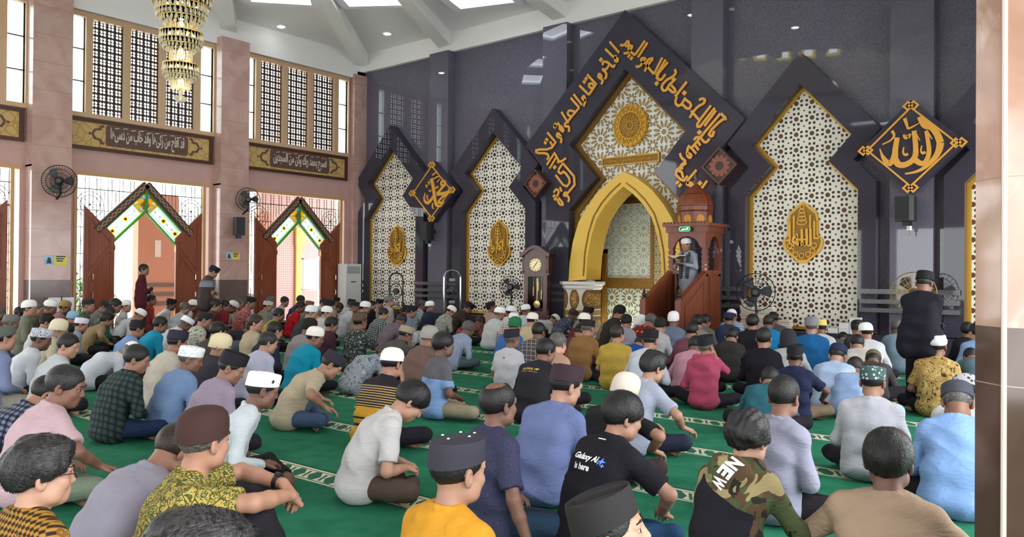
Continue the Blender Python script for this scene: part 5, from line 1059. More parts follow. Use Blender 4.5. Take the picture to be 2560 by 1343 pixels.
# ================================================================ the congregation: (px, py of the head top, posture, shirt, headwear, label, options)
W_, GW = 'd9dbe0', 'c4c8cc'
S = dict(sleeve='S')
CROWD = [
# rows by the window wall
(4, 764, 'S', '8a95a8', '- g', 'man in blue grey shirt whose head the photo edge cuts, by the folded door leaf', {}),
(52, 768, 'B', '6b4a38', '- k', 'man in brown shirt bowing before the folded door leaf at the photo edge', {}),
(74, 749, 'U', '7f8272', 'kufi e6e6e6', 'man in olive shirt and white cap by the beige door frame and the fan pillar', {}),
(98, 751, 'S', 'vstripe:6a6658:9a9686:.05', '- g', 'grey-haired man in olive striped robe before the fan pillar', {}),
(131, 749, 'S', '44423c', 'kufi ececec', 'man in dark olive shirt and white cap before the pillar with the yellow poster', {}),
(167, 751, 'S', 'b07a88', 'kufi a08048', 'man in mauve pink shirt and golden brown cap', {}),
(221, 748, 'U', 'floral:3f5248:8a9488:25302c', 'pecilow 26262a', 'man in dark green mottled shirt and dark cap before the open door leaf', {}),
(264, 753, 'S', '9a9894', 'pecilow 2a2a2e', 'man in grey shirt and dark cap bowing before the bright doorway', dict(hp=38)),
(279, 766, 'S', '2f5a4c', '- k', 'man in dark green shirt with small white mark, bowing', {}),
(294, 746, 'S', 'd4dade', '- k', 'black-haired man in white shirt at the bright doorway', {}),
(315, 749, 'U', 'd8dcdc', 'kufi eceef0', 'man in white shirt and white cap below the white arched railing', {}),
(352, 772, 'B', 'dfe3e8', 'kufi f0f0f2', 'broad man in bright white robe and white cap bowing deeply', dict(fat=1.15)),
(379, 735, 'U', 'b04a48', '- k', 'kneeling man in salmon red shirt below the standing man in maroon', dict(legs='kneel')),
(33, 787, 'S', '4a6878', 'pecilow 6a6c6c', 'man in teal blue shirt and grey cap', {}),
(121, 788, 'S', 'd8d4d2', 'peci 241a1a', 'man in white robe and very square black cap', {}),
(154, 796, 'S', 'd2c8ae', 'beanie d6ccb0', 'man in cream with cream close cap, behind the mauve shirt', {}),
(169, 806, 'B', '8a7a8a', '- k', 'black-haired man in mauve shirt bowing before the cream cap', {}),
(187, 777, 'S', '5a4a42', 'beanie 8ab0cc', 'brown-shirted man with pale blue cap low on black hair', {}),
(208, 794, 'S', '98a6bc', 'band d8cfe0', 'man in pale blue shirt and lilac white round cap', dict(hy=-20)),
(110, 820, 'S', 'dde2ec', 'band c0c4cc:2e3450:60', 'man in white shirt and navy patterned cap', dict(hy=-20)),
(273, 778, 'B', 'a8916e', 'thick k', 'thick-haired man in tan khaki shirt with arms stretched forward', dict(arms=('knee', 'knee'), hp=15)),
(348, 800, 'S', '7ea0d0', 'peci 1e1a22', 'man in light blue shirt and black cap before the turquoise shirt', {}),
(179, 832, 'S', 'ced4d8', '- k', 'black-haired man in pale grey white shirt beside the navy patterned cap', dict(hy=-40)),
(10, 815, 'U', '8890b8', 'pecilow 5a5c58', 'man in lavender blue shirt and grey cap at the photo edge', dict(pants='9a958c')),
(325, 857, 'W', 'dde2ee', 'kufi f2f2f2', 'man in white shirt doubled over, white cap behind the dark green check shirt', {}),
(352, 860, 'S', 'plaid:2c3c3c:3e5250:1e2828:.06', '- k', 'man in dark green check shirt and blue jeans', dict(lock=True, hy=-40, pants='26355a')),
(126, 940, 'B', 'plaid:3a4258:8b93a8:23283c:.045', 'short k', 'man in navy and white check shirt half hidden by the pink shirt', dict(hy=-20)),
(179, 911, 'S', 'd8b8c0', '- s', 'moustached man in pale pink shirt and sage trousers, arm on knee', dict(sleeve='S', hy=-40, arms=('lap', 'knee'), pants='7f907c', eyes=True, uniq=True)),
# second block
(431, 747, 'S', 'd8dce0', 'peci 1a1a1c', 'man in white shirt with black cap tilted forward, beside the red salmon kneeler', {}),
(467, 755, 'S', 'c6ccd2', '- g', 'man in pale grey t-shirt with short grizzled hair before the door leaf', S),
(487, 749, 'S', 'dfe1e4', 'kufi f0f0f0', 'man in white shirt and white cap before the standing man in the banded shirt', {}),
(407, 790, 'S', '159ac0', '- k', 'man in turquoise shirt with bare black hair beside the light blue shirt', {}),
(467, 792, 'B', 'd6d8e6', 'band eeeef4', 'man in white shirt and white round cap bowing, chin on chest', {}),
(515, 780, 'S', 'floral:cfcfc2:5a7a6a:b05a52:16', 'pecilow 2c2226', 'man in white floral shirt with red and green blossoms', {}),
(550, 803, 'S', '4c443f', '- k', 'black-haired man in dark brown shirt beside the floral shirt', {}),
(450, 825, 'S', 'cfc6b8', 'peci 2a2838', 'man in cream shirt and dark navy cap behind the light blue shirt', {}),
(538, 757, 'B', '6a4a50', 'pecilow 3a2c34', 'man in plum shirt and dark maroon cap before the pillar', {}),
(545, 747, 'S', '54504e', '- k', 'dark-haired man mostly hidden behind the plum shirt', {}),
(566, 749, 'S', '8a3038', '- k', 'black-haired man in wine shirt mostly hidden behind the dark red shirt', {}),
(584, 752, 'B', 'a02c3a', 'kufi ece6e2', 'man in dark red shirt and white cap below the pillar speaker', S),
(600, 747, 'S', 'b0a898', '- g', 'grey-haired man in beige shirt beside the dark red shirt', {}),
(630, 742, 'S', 'floral:b85a58:d8cfc8:8a2c30:16', 'pecilow 241c1e', 'man in red and white batik shirt before the bright grille', {}),
(673, 752, 'S', 'hstripe:b8b09c:7f8476:.035', 'band d0ccc4:5a5c60:50', 'man in beige striped shirt and striped cap bowing', {}),
(678, 740, 'U', 'b8bcc8', '- g', 'grey-haired man in pale shirt with hand on face', dict(arms=('lap', 'face'), sc=1.02)),
(715, 741, 'S', 'd6dbe2', '- k', 'black-haired man in white shirt before the blue sheet', {}),
(640, 784, 'U', 'c2b496', '- n', 'man in cream shirt with short brown hair looking along the row', dict(hy=-40)),
(625, 809, 'W', '2b2a33', 'thick k', 'man in black hooded jacket bowing beside the slate hoodie', {}),
(641, 832, 'W', '4c5560', '- k', 'man in slate grey hoodie with dark bare head bowed', {}),
(702, 770, 'S', 'c8a83c', '- k', 'man in mustard yellow t-shirt with dark trousers among the far rows', S),
(692, 802, 'S', '2e3348', '- k', 'black-haired man in dark navy shirt below the mustard t-shirt', {}),
(560, 832, 'S', '383640', 'beanie d6c8a4', 'man in charcoal jacket and ribbed cream cap', dict(hy=-40)),
(485, 864, 'S', '7f9cc8', 'band e6ecee:c4d0d6:40', 'man in light blue shirt and white embroidered cap', dict(hy=-40, fat=1.1)),
(575, 880, 'S', 'a898ac', 'peci 1c1822', 'man in lavender shirt and fuzzy black cap looking down', dict(hy=-40, hp=25, fat=1.1)),
(677, 828, 'S', 'c6c8e0', '- s', 'dark grey haired man in pale lavender shirt behind the white-capped boy', dict(hy=-20, fat=1.08)),
(667, 928, 'S', 'd8e2e8', 'band f2f2f8', 'boy in white shirt and black trousers with white badge cap', dict(rz=-42, hy=20, arms=('propside', 'lap'), legs='wide', uniq=True, sc=.98, pants='16151a')),
# middle block
(755, 738, 'S', '4a5a90', '- k', 'black-haired man in blue shirt below the whiteboard', {}),
(755, 753, 'S', 'c01c28', '- k', 'man in bright red jacket with white lettering', dict(uniq=True)),
(776, 752, 'S', '8a8488', 'pecilow 7a5c48', 'man in grey shirt and brown cap behind the red jacket', {}),
(783, 763, 'S', '3c3e48', 'kufi e4e6ec', 'man in dark slate shirt and white cap beside the red jacket', {}),
(811, 745, 'S', 'd0d6d8', '- k', 'black-haired man in white shirt before the wooden door leaf', {}),
(825, 750, 'S', 'd0ccc8', 'peci 1c1a1c', 'man in white with tall black cap before the wooden door leaf', {}),
(842, 743, 'S', 'c0b4a4', 'peci 221a18', 'man with squared black cap before the air conditioner', {}),
(850, 757, 'B', 'b8ac96', '- n', 'brown-haired man in beige shirt bowing beside the white cap', {}),
(821, 765, 'S', 'dadad8', 'kufi f4f4f4', 'man in white shirt and bright white cap, face turned aside', dict(hy=-40)),
(806, 775, 'B', 'c4c2ac', '- g', 'man in pale olive shirt bowing before the white-shirted row', {}),
(881, 748, 'S', 'd6dbe0', 'peci 18181c', 'man in white shirt and black cap before the iron grille corner', {}),
(888, 753, 'S', 'd8dee4', 'band 262426:4a4442:30', 'man in white robe and ribbed black cap', {}),
(906, 762, 'B', '33425c', 'pecilow 2a1c20', 'man in navy shirt and dark maroon cap beside the white robe', {}),
(917, 753, 'S', '9a9088', 'kufi e8e8e6', 'man with white cap just behind the black shirt by the lattice screen', {}),
(931, 751, 'U', '1f1e24', '- k', 'black-haired man in black shirt before the narrow lattice screen', dict(hy=-20)),
(951, 748, 'S', 'c0a0a0', 'peci 1c1618', 'man in dusty pink shirt and black cap before the narrow lattice screen', {}),
(973, 740, 'U', 'c8c4be', 'pecilow 6a6e70', 'kneeling man in white shirt and grey cap before the narrow lattice screen', dict(legs='kneel', hy=-20)),
(900, 780, 'U', 'floral:3c4440:b0b4b8:18181c:14', 'peci 5a4438', 'man in black and white batik shirt with badge on his brown cap', dict(sleeve='S', arms=('lap', 'knee'), pants='4a6078', uniq=True, fat=1.1)),
(963, 769, 'S', 'plaid:4e5c5e:2c3638:c2c8c6:.05', '- k', 'man in grey green plaid shirt with black hair', dict(fat=1.1)),
(1006, 784, 'B', '7a6e7a', '- n', 'man in purple grey shirt bowing beside the plaid shirt', {}),
(1033, 764, 'S', '7c8fb0', 'peci 1a1820', 'man in denim blue shirt and large black cap', {}),
(1019, 763, 'S', '4a4650', 'peci 1e1a1e', 'man in dark grey mostly hidden behind the denim blue shirt, black cap', {}),
(1060, 751, 'S', 'floral:aeb8c0:5f6a78:d4d8d8:16', 'pecilow 4c4a4e', 'man in pale blue batik shirt and grey cap below the chrome stand', S),
(1075, 752, 'U', '2c3c54', 'kufi ecf0f2', 'man in navy shirt and white cap looking over his shoulder by the dark wall', dict(hy=-40)),
(779, 794, 'S', '9a9698', 'beanie 1c1a1c', 'bespectacled man in grey shirt and close black cap', dict(hy=-20)),
(834, 791, 'S', '4e303c', '- k', 'man in dark maroon shirt beside the turquoise shirt and white cap', dict(hy=-20)),
(794, 816, 'S', '0a98b8', 'kufi e8e2dc', 'man in turquoise t-shirt and white knit cap', dict(sleeve='S', hy=-40, fat=1.1)),
(1012, 815, 'B', '5a5656', 'pecilow 9a8c78', 'man in dark grey shirt and flat brown cap, hand at his face', dict(arms=('lap', 'face'), hy=-20, hp=25)),
(1079, 813, 'S', '7c645c', 'beanie 9a9490', 'man in taupe brown sweater and grey cap', {}),
(1066, 812, 'W', 'floral:c8ccd0:1c1c22:6a7684:18', '- k', 'man in bold black and white swirled shirt bent low beside the taupe sweater', {}),
(833, 880, 'B', 'c8bba0', 'pecilow 2a2430', 'man in beige short-sleeved shirt and jeans bent forward', dict(rz=-34, sleeve='S', pants='4a5f80', arms=('knee', 'knee'), uniq=True, fat=1.1)),
(965, 872, 'W', 'floral:aab2bc:4f6694:d0d4d2:14', '- k', 'man in pale blue floral shirt with head bowed out of sight', dict(uniq=True, fat=1.08, hp=80)),
(986, 868, 'S', 'polo', 'kufi ece8e6', 'man in black and yellow striped polo with hand over his cheek', dict(sleeve='S', arms=('lap', 'face'), uniq=True)),
(1046, 953, (8, 26, 44, 30), 'd4d2d2', 'thick k', 'black-haired young man in white t-shirt looking down, brown trousers', dict(rz=-34, hp=48, hy=0, sleeve='S', pants='57493f', uniq=True, fat=1.08)),
# block before the clock and the niche
(1129, 764, 'S', 'floral:b4b6ae:5c6260:d8d8d0:16', 'kufi f0eeec', 'man in grey batik shirt and white cap bending by the chrome stand', dict(hp=38)),
(1173, 756, 'B', 'floral:4a3c36:6a5a4c:2c2426:15', 'peci 1f1a1c', 'man in dark brown batik shirt and black cap bowing', {}),
(1203, 789, 'W', 'floral:8a3c40:c89890:5a2028:20', '- n', 'man in red batik shirt with hand over his face', dict(arms=('lap', 'face'), hp=40)),
(1225, 754, 'U', 'c0a498', 'pecilow 1c1a20', 'man in pinkish beige shirt and black cap looking up', dict(hp=-8, hy=-20)),
(1253, 767, 'S', 'dcdfe4', 'kufi f2f2f2', 'man in white shirt and white cap before the wide lattice screen', dict(hy=-20)),
(1281, 764, 'S', 'dfe2e8', 'kufi e8eaee', 'bespectacled man in white shirt and white cap beside the pole fan', {}),
(1315, 760, 'U', 'e0e4ee', 'kufi f4f4f6', 'man in bright white shirt and white cap nearest the grandfather clock', dict(hy=-20)),
(1334, 781, 'S', 'd8c8a0', 'kufi e8e4da', 'man in cream yellow shirt and cream cap before the clock', {}),
(1287, 781, 'S', 'plaid:c49a94:a87070:e0d4cc:.06', 'kufi e6e2dc', 'man in red and cream plaid shirt and white cap', {}),
(1291, 791, 'S', '4a78c0', 'beanie 1e6a44', 'man in blue shirt and green cap', {}),
(1385, 787, 'W', 'dcdfe6', 'kufi f0f0f0', 'man in white shirt bent down before the clock base', {}),
(1433, 774, 'B', 'floral:4c5068:9aa0b0:2a2c40:18', 'band 3c2c26:6a4a34:30', 'man in navy patterned batik and brown banded cap by the pedestal', {}),
(1400, 830, 'S', 'c8a08c', '- g', 'grey-haired man in peach shirt behind the black lettered shirt', dict(skin='c09078')),
(1170, 802, 'B', 'vstripe:98a8c8:b4c0d8:.03', '- g', 'man in pale blue striped shirt and grey trousers, bare foot out', dict(pants='5c6a74', hp=25, fat=1.1)),
(1350, 805, 'S', 'plaid:4a3c3c:6a5448:9aa0b4:.07', '- k', 'man in dark brown plaid shirt', {}),
(1280, 822, 'U', 'd8dae4', 'peci 23212a', 'man in white polo shirt with small red emblem and tall black cap', dict(sleeve='S', hy=-20, uniq=True)),
(1371, 845, 'S', '2e2c33', '- k', 'man in black shirt with yellow lettering across the back', dict(uniq=True, fat=1.12, hy=-20)),
(1425, 911, 'S', '7684b4', 'peci 33222c', 'man in slate blue shirt and dark maroon cap', dict(uniq=True, fat=1.08, hy=-20)),
(1110, 826, 'U', 'yoke:8fb4e8:6c6a72:.42', 'thick k', 'man in light blue shirt with grey shoulder yoke', dict(rz=-22, hy=0, sleeve='S', pants='b0a48c', legs='wide', uniq=True)),
(1246, 950, 'U', 'scales:2a2a44:50526e', 'bald k', 'balding man in navy scale-patterned shirt propping himself on one hand', dict(rz=-12, sleeve='S', arms=('lap', 'propside'), pants='2a4058', hy=0, uniq=True, twist=-8, fat=1.05, hp=2)),
# block before the pulpit
(1464, 782, 'S', '6a2a34', 'kufi ece8e0', 'man in maroon shirt and white cap before the niche pedestal', {}),
(1474, 767, 'S', '8c8c90', 'peci 1a1a1c', 'man in grey shirt and square black cap before the niche doorway', dict(hy=-20)),
(1553, 762, 'S', '3a3630', 'beanie 201e20', 'man in dark shirt and black cap before the tiled recess', {}),
(1542, 780, 'B', 'c2a888', 'pecilow 201c1e', 'man in beige shirt and black cap bowing before the recess', {}),
(1472, 799, 'S', '9c7448', 'pecilow 1c1a1c', 'man in ochre brown shirt holding an open book', {}),
(1453, 813, 'B', '6a3848', 'pecilow 1e1c1e', 'man in burgundy shirt and black cap bowing', dict(fat=1.1)),
(1568, 785, 'S', 'a8a6b8', 'beanie 1c1a1e', 'man in lavender grey shirt and close black cap', {}),
(1604, 789, 'B', 'dfe0e8', 'hood e6e6ee', 'person in white hooded robe bent before the pulpit steps', {}),
(1629, 784, 'B', 'dots:9a2c28:d8b48c', '- g', 'grey-haired man in red shirt with cream dots', {}),
(1653, 793, 'S', 'c8c8ca', 'beanie 1e1c1e', 'man in pale grey robe and black cap before the pulpit', {}),
(1684, 777, 'U', '7c86a2', 'beanie ece6e8', 'man in slate blue shirt and round white cap at the pulpit steps', dict(lock=True, hy=0)),
(1732, 804, 'S', '7a4a5c', '- k', 'black-haired man in mulberry shirt before the pulpit', {}),
(1746, 785, 'S', '9a9494', 'thick k', 'dark-haired man in grey shirt before the pulpit side', {}),
(1767, 785, 'S', '75706e', '- k', 'dark-haired man in grey turned aside before the pulpit side', dict(hy=-40)),
(1544, 811, 'U', 'd0b04e', 'short n', 'man in yellow polo shirt with cropped brown hair', dict(sleeve='S', uniq=True, fat=1.08, hy=-20)),
(1600, 842, 'W', '2458b8', '- k', 'man in royal blue shirt bent low behind the white shirt and black cap', {}),
(1628, 823, 'S', 'd8e0ee', 'peci 131318', 'man in white shirt and shiny black cap behind the combed-back hair', {}),
(1640, 874, 'S', 'b4bcd0', 'swept s', 'man in pale blue grey shirt with wet combed-back hair', dict(lock=True, rz=-18, hy=0, sleeve='S', arms=('lap', 'knee'), uniq=True, pants='2c3044')),
(1575, 930, 'B', '232227', 'beanie d8ccc0', 'man in black t-shirt with cream knit cap and faint chest lettering', dict(sleeve='S', arms=('lap', 'knee'), uniq=True, hp=20, hy=-20, pants='4c3c40')),
(1740, 840, 'B', 'cf9aac', '- k', 'man in pink shirt bowing behind the rose hoodie', {}),
(1763, 838, 'U', 'b84e6c', 'peci 17171c', 'boy in rose red hoodie and black cap with hand at his face', dict(arms=('lap', 'face'), uniq=True, sc=.92, hp=-4, hy=-20, fat=.95, hood=1)),
(1573, 975, 'S', '1c1b24', 'thick k', 'young man in black t-shirt with white lettering on the back and blue jeans', dict(rz=-14, hy=-20, sleeve='S', pants='264a70', uniq=True, arms=('lap', 'lean'), fat=1.05)),
# block before the broad screen
(1829, 774, 'S', 'hstripe:8aa4c4:c4cfdc:.05', 'kufi f2f4f6', 'man in light blue striped shirt and white cap behind the navy cap', dict(hp=38)),
(1822, 781, 'S', '36456c', 'band 20264a', 'man in navy shirt and navy cap beside the pulpit', {}),
(1882, 783, 'U', '26242c', 'thick k', 'man in black shirt with thick black hair below the tall pedestal fan', dict(hy=0)),
(1924, 787, 'S', '2090d0', '- n', 'man in bright azure shirt beside the tall pedestal fan', dict(hy=-20)),
(1931, 779, 'S', '55545c', '- k', 'dark-haired man in grey behind the bright azure shirt', {}),
(1910, 817, 'U', '1f1d26', '- k', 'man in black jacket sitting upright behind the grey white shirt', dict(hy=0)),
(1829, 820, 'B', '3a3838', '- k', 'man in charcoal shirt bowing to one side, foot showing', dict(hp=35)),
(1971, 822, 'B', 'bcc2c6', 'hood 2a2830', 'man in grey white shirt with dark hood holding up a phone', dict(hp=15)),
(2029, 790, 'U', '1f6aa8', 'kufi 77787e', 'man in royal blue long-sleeved shirt and grey cap', dict(hy=0, fat=1.15)),
(2050, 799, 'S', 'd8dade', 'pecilow d0c070', 'man in white t-shirt and pale yellow cap behind the royal blue shirt', S),
(2142, 799, 'S', '4c4c46', 'cloth 1a181a:6a5a4a:40', 'man in dark olive with knitted black cap and earflaps', {}),
(2162, 806, 'S', 'dcdfe2', 'kufi f0f4f4', 'man in white shirt and white cap beside the knitted black cap', {}),
(2108, 832, 'W', '64788c', '- k', 'man in slate blue shirt bent low before the white tiles', {}),
(1988, 861, 'U', '262c4c', 'peci 14141c', 'boy in navy t-shirt with orange sleeve stripe and black cap', dict(lock=True, sleeve='S', sc=.88, hy=0, arms=('lap', 'knee'), uniq=True, pants='7c6a54')),
(2095, 863, 'B', 'b0c8ea', 'pecilow 232640', 'man in sky blue shirt and small navy cap bowing', dict(lock=True)),
(2144, 837, 'B', 'd0cac6', '- k', 'black-haired man in off-white shirt bowing', {}),
(1927, 919, 'W', '2e6a78', '- k', 'man in dark teal shirt bent forward behind the grey lavender shirt', dict(uniq=True, hp=50)),
(1965, 937, 'U', 'a2a2b8', '- k', 'man in grey lavender shirt with black trousers, bare sole showing', dict(rz=-24, hy=20, uniq=True, pants='28262c', hp=14, fat=1.05)),
# by the marble column
(2241, 797, 'S', '8098a8', '- g', 'grey-haired man in blue grey shirt by the dark wall', dict(hy=0)),
(2268, 806, 'B', '2c3e64', '- k', 'man in navy shirt bowing beside the standing man in black', dict(sc=1.04)),
(2343, 835, 'U', 'floral:b8985a:4a3424:d0b878:16', 'ring c8c8c8', 'man in golden batik shirt and ringed white cap', dict(uniq=True, sleeve='S', hy=0)),
(2418, 803, 'U', '232128', 'thick k', 'black-haired man in black shirt beside the marble column', dict(hy=0)),
(2440, 806, 'U', '88a8d0', '- k', 'man in light blue shirt almost hidden by the marble column', {}),
(2428, 872, 'W', '5c7480', '- k', 'man in slate green shirt bent over against the marble column', {}),
(2139, 893, 'W', 'yoke:98b4e0:b4aca4:.47', '- n', 'man in light blue shirt with beige yoke, head bent', dict(uniq=True, hp=45)),
(2183, 880, 'W', '4a4446', 'pecilow 6a6048', 'man in black and olive bent low before the green banded cap', {}),
(2183, 913, 'U', 'c4c6d0', 'band 3c5450:a8c0c4:34', 'man in grey white shirt and shiny green patterned cap', dict(uniq=True, hy=0, hp=10, fat=1.12)),
(2414, 941, 'B', 'd8dce0', 'band b8b8bc:3a3a40:30', 'man in white shirt and grey striped cap behind the sky blue robe', {}),
(2393, 958, 'S', '8ab0e6', 'band 3c3c48', 'man in sky blue robe and dark grey cap with teal badge', dict(uniq=True, hp=40, hy=0, fat=1.2)),
(455, 1062, (14, 34, 52, 50), 'a09cac', '- n', 'man in grey mauve shirt doubled forward behind the brown skullcap', dict(hp=50, uniq=True, fat=1.05)),
(2222, 1063, 'U', 'b69c84', 'thick k', 'black-haired man in tan shirt beside the marble column', dict(sc=.97, lock=True, legs='up', arms=('knee', 'knee'), uniq=True, hy=0, fat=1.15)),
]
def spot(px, d): q = CAMP + ray(px, 760) * d; return (q[0], q[1], 0)
# ---- standing men
person(352, 660, 'X', '5a2430', '- k', 'man standing in maroon shirt with arms folded in the bright doorway', legs='stand', arms=('fold', 'fold'), rz=-28, hy=-20, sc=.99, pants='201e22', uniq=True, foot=spot(352, 17.6))
person(516, 670, 'XB', 'grey band', 'peci 1c1a1e', 'man standing in grey banded shirt and black cap, head bowed in prayer', sleeve='S', legs='stand', arms=('fold', 'fold'), rz=-12, hy=0, sc=.99, pants='1a191d', uniq=True, foot=spot(512, 17.4))
_p = CAMP + ray(2300, 760) * 8.8; person(2318, 693, 'XB', '201e2a', 'peci 121014', 'man standing in black before the dark wall, head bowed in prayer', legs='stand', arms=('fold', 'fold'), rz=-6, hy=0, hp=22, sc=.94, pants='18161c', uniq=True, fat=1.15, foot=(_p[0], _p[1], 0))
# ---- nearest row
GL = person(104, 1082, 'U', 'checker', 'quiff s', 'bespectacled man in brown checkered batik with swept-up hair', rz=6, hy=-20, hp=2, skin='b58a74', uniq=True, eyes=True, sc=.97)
BA = person(512, 1013, (-4, 14, 30, 8), 'batik:c8b464:5c5a24:3f6040:20', 'skull 3c2622', 'man in green and yellow batik shirt hugging his raised knees, brown skullcap', sleeve='S', legs='up', arms=('up', 'up'), rz=-27, hy=34, hp=4, pants='252229', skin='a67a64', uniq=True, eyes=True, sc=1.03)
person(500, 1266, 'U', '3c3c46', 'swept s', 'man with greying black hair, only the crown of his head in view', legs='kneel', rz=0, hy=0, hp=8, uniq=True, sc=1.0)
MU = person(1147, 1090, 'U', 'd89a2c', 'pecilow 2e2c36', 'man in mustard shirt and charcoal cap with small white studs', rz=-4, hy=-8, hp=4, skin='98705c', uniq=True, eyes=True)
person(1492, 1228, 'U', '3a3f52', 'peci 221f20', 'boy in black pointed cap looking up, at the lower edge of the photo', rz=-8, hy=-50, hp=-16, sc=.84, skin='b0866e', uniq=True, eyes=True)
CA = person(1876, 1017, 'S', 'camo:.60', 'curly k', 'boy in camouflage hooded jacket with black back and white letters', legs='kneel', arms=('lean', 'lean'), hood=1, rz=-6, hy=0, hp=10, sc=.9, uniq=True, fat=1.0)
BYL = {}
for e in sorted(CROWD, key=lambda e: -e[1]): BYL[e[5]] = person(*e[:6], **e[6])
# ================================================================ pulpit, preacher, clock, fans and other fittings
MX0, MX1, MY0, MY1, MYS = -7.77, -6.95, 14.6, 15.26, 13.58
t = empty('pulpit', ((MX0 + MX1) / 2, MY0, 0), 'carved brown wooden pulpit with dome, arches and steps beside the niche', 'pulpit')
t.location = (0, 0, 0)
P = 'pulpit wood'
def part(name, mb, mat, parent, smooth=False): return mb.build(name, mat, parent, smooth)
b = MB().box(MX0, MY0, 0, MX1, MY1, .6)                                  # booth below the platform
for z0, z1 in ((.1, .55), (.66, 1.05), (1.12, 1.5)): b.box(MX1, MY0 + .14, z0, MX1 + .02, MY1 - .14, z1)
b.box(MX1 - .05, MY0, .6, MX1, MY1, 1.56).box(MX0, MY0, .6, MX0 + .05, MY1, 1.56); part('booth', b, M_MINB, t)
b = MB()
for x in (MX0, MX1 - .09):
    for y in (MY0, MY1 - .09):
        b2 = MB().box(x, y, 1.5, x + .09, y + .09, 2.2)
        for k in range(6): b2.box(x - .012, y - .012, 1.56 + k * .1, x + .102, y + .102, 1.61 + k * .1)
        part('column', b2, M_MINB, t)
part('parapet', MB().box(MX0 - .03, MY0 - .03, 1.54, MX0 + .3, MY0 + .06, 1.62), M_MINB, t); part('parapet', MB().box(MX1 - .06, MY0 - .03, 1.54, MX1 + .03, MY1, 1.62), M_MINB, t); part('parapet', MB().box(MX0 - .03, MY0 + .062, 1.54, MX0 + .06, MY1, 1.62), M_MINB, t)
def archboard(w, h, zs, r): return [(0, 0), (w, 0), (w, h), (0, h)], [(w / 2 + r * math.cos(a), .002 + zs * math.sin(a)) for a in np.linspace(0, PI, 15)]
b = MB(); o, i_ = archboard(MX1 - MX0, .36, .24, .27); i_ = [(i_[-1][0] - .05, .002)] + i_[::-1][1:-1] + [(i_[0][0] + .05, .002)]; b.prism([o, i_], lambda a, c, d: (MX0 + a, MY0 - d, 2.06 + c), .02, -.03)
o, i_ = archboard(MY1 - MY0, .36, .24, .2); i_ = [(i_[-1][0] - .04, .002)] + i_[::-1][1:-1] + [(i_[0][0] + .04, .002)]; b.prism([o, i_], lambda a, c, d: (MX1 + d, MY0 + a, 2.06 + c), .02, -.03); b.prism([o, i_], lambda a, c, d: (MX0 - d, MY0 + a, 2.06 + c), .02, -.03); part('arch_board', b, M_MINB, t)
b = MB().box(MX0 - .05, MY0 - .05, 2.38, MX1 + .05, MY1 + .05, 2.5).box(MX0 - .1, MY0 - .1, 2.5, MX1 + .1, MY1 + .1, 2.56)
for k in range(14): b.box(MX0 - .09 + k * .073, MY0 - .11, 2.56, MX0 - .05 + k * .073, MY0 - .06, 2.59)
part('cornice', b, M_MINB, t)
cx_, cy_ = (MX0 + MX1) / 2, (MY0 + MY1) / 2
d_ = part('dome', MB().lathe([(.35, 2.56), (.35, 2.8), (.36, 2.82), (.36, 2.95), (.34, 3.05), (.28, 3.17), (.18, 3.27), (.06, 3.34), (.02, 3.38), (0, 3.38)], 8, (cx_, cy_, 0), a0=PI / 8), M_MINB, t)
b = MB()
for z in (2.82, 2.92, 3.04, 3.16): b.lathe([(.362 - max(0, z - 2.95) * .38, z), (.372 - max(0, z - 2.95) * .38, z + .006), (.362 - max(0, z - 2.95) * .38, z + .012)], 8, (cx_, cy_, 0), a0=PI / 8)
part('moulding', b, M_DWOOD, d_)
b = MB()
for k in range(8):
    a = k * PI / 4; n_ = Vector((math.cos(a), math.sin(a), 0)); s_ = Vector((-n_.y, n_.x, 0)); c_ = Vector((cx_, cy_, 2.58)) + n_ * .325
    pr = [(-.08, 0), (.08, 0), (.08, .08)] + [(.08 * math.cos(u), .08 + .08 * math.sin(u)) for u in np.linspace(.3, PI - .3, 8)] + [(-.08, .08)]
    b.prism([pr], lambda a_, c2, d2, s_=s_, n_=n_, c_=c_: tuple(c_ + s_ * a_ + n_ * d2 + Vector((0, 0, c2))), .012, -.02)
part('arch_window', b, plain('amber arch fill', 'c88a2c', .6), d_)  # flat amber colour filling the small arches
part('finial', MB().lathe([(.02, 3.38), (.05, 3.42), (.02, 3.46), (.035, 3.5), (.012, 3.55), (0, 3.62)], 12, (cx_, cy_, 0)), plain('pewter', '8a8580', .3, .7), d_)
for nm, x in (('banister', MX0), ('banister', MX1 - .07)):
    b = MB().prism([[(MY0, 0), (MY0, 1.56), (MYS, 1.03), (MYS, 0)]], lambda a, c, d, x=x: (x + d, a, c), 0, .07); bb = part(nm, b, M_MINB, t)
    b = MB().ribbon([(MY0, 1.58), (MYS, 1.05)], .06, lambda a, c, d, x=x: (x + d, a, c), -.02, .09)
    b.ribbon([(MY0 - .1, 1.38), (MYS + .12, .9), (MYS + .12, .15), (MY0 - .1, .15), (MY0 - .1, 1.38)], .03, lambda a, c, d, x=x: (x + d, a, c), -.012, .082); part('handrail', b, M_MINB, bb)
    b = MB().box(x - .025, MYS - .1, 0, x + .095, MYS + .02, 1.04); pp = part('newel_post', b, M_MINB, t)
    part('turned_finial', MB().lathe([(.06, 1.04), (.06, 1.07), (.03, 1.1), (.05, 1.13), (.025, 1.17), (.035, 1.2), (.012, 1.25), (0, 1.28)], 14, (x + .035, MYS - .04, 0)), M_DWOOD, pp)
b = MB()
for k in range(4): b.box(MX0 + .07, MYS + k * .255, 0, MX1 - .07, MY0 + .01, .15 + k * .15 - (.0 if k < 3 else 0))
part('step', b, M_MINB, t)
b = MB()
for x in (MX0 + .14, MX0 + .3): b.lathe([(.02, .62), (.035, .7), (.02, .8), (.035, .95), (.02, 1.1), (.035, 1.3), (.02, 1.5)], 10, (x, MY0 + .04, 0))
part('baluster', b, M_MINB, t)
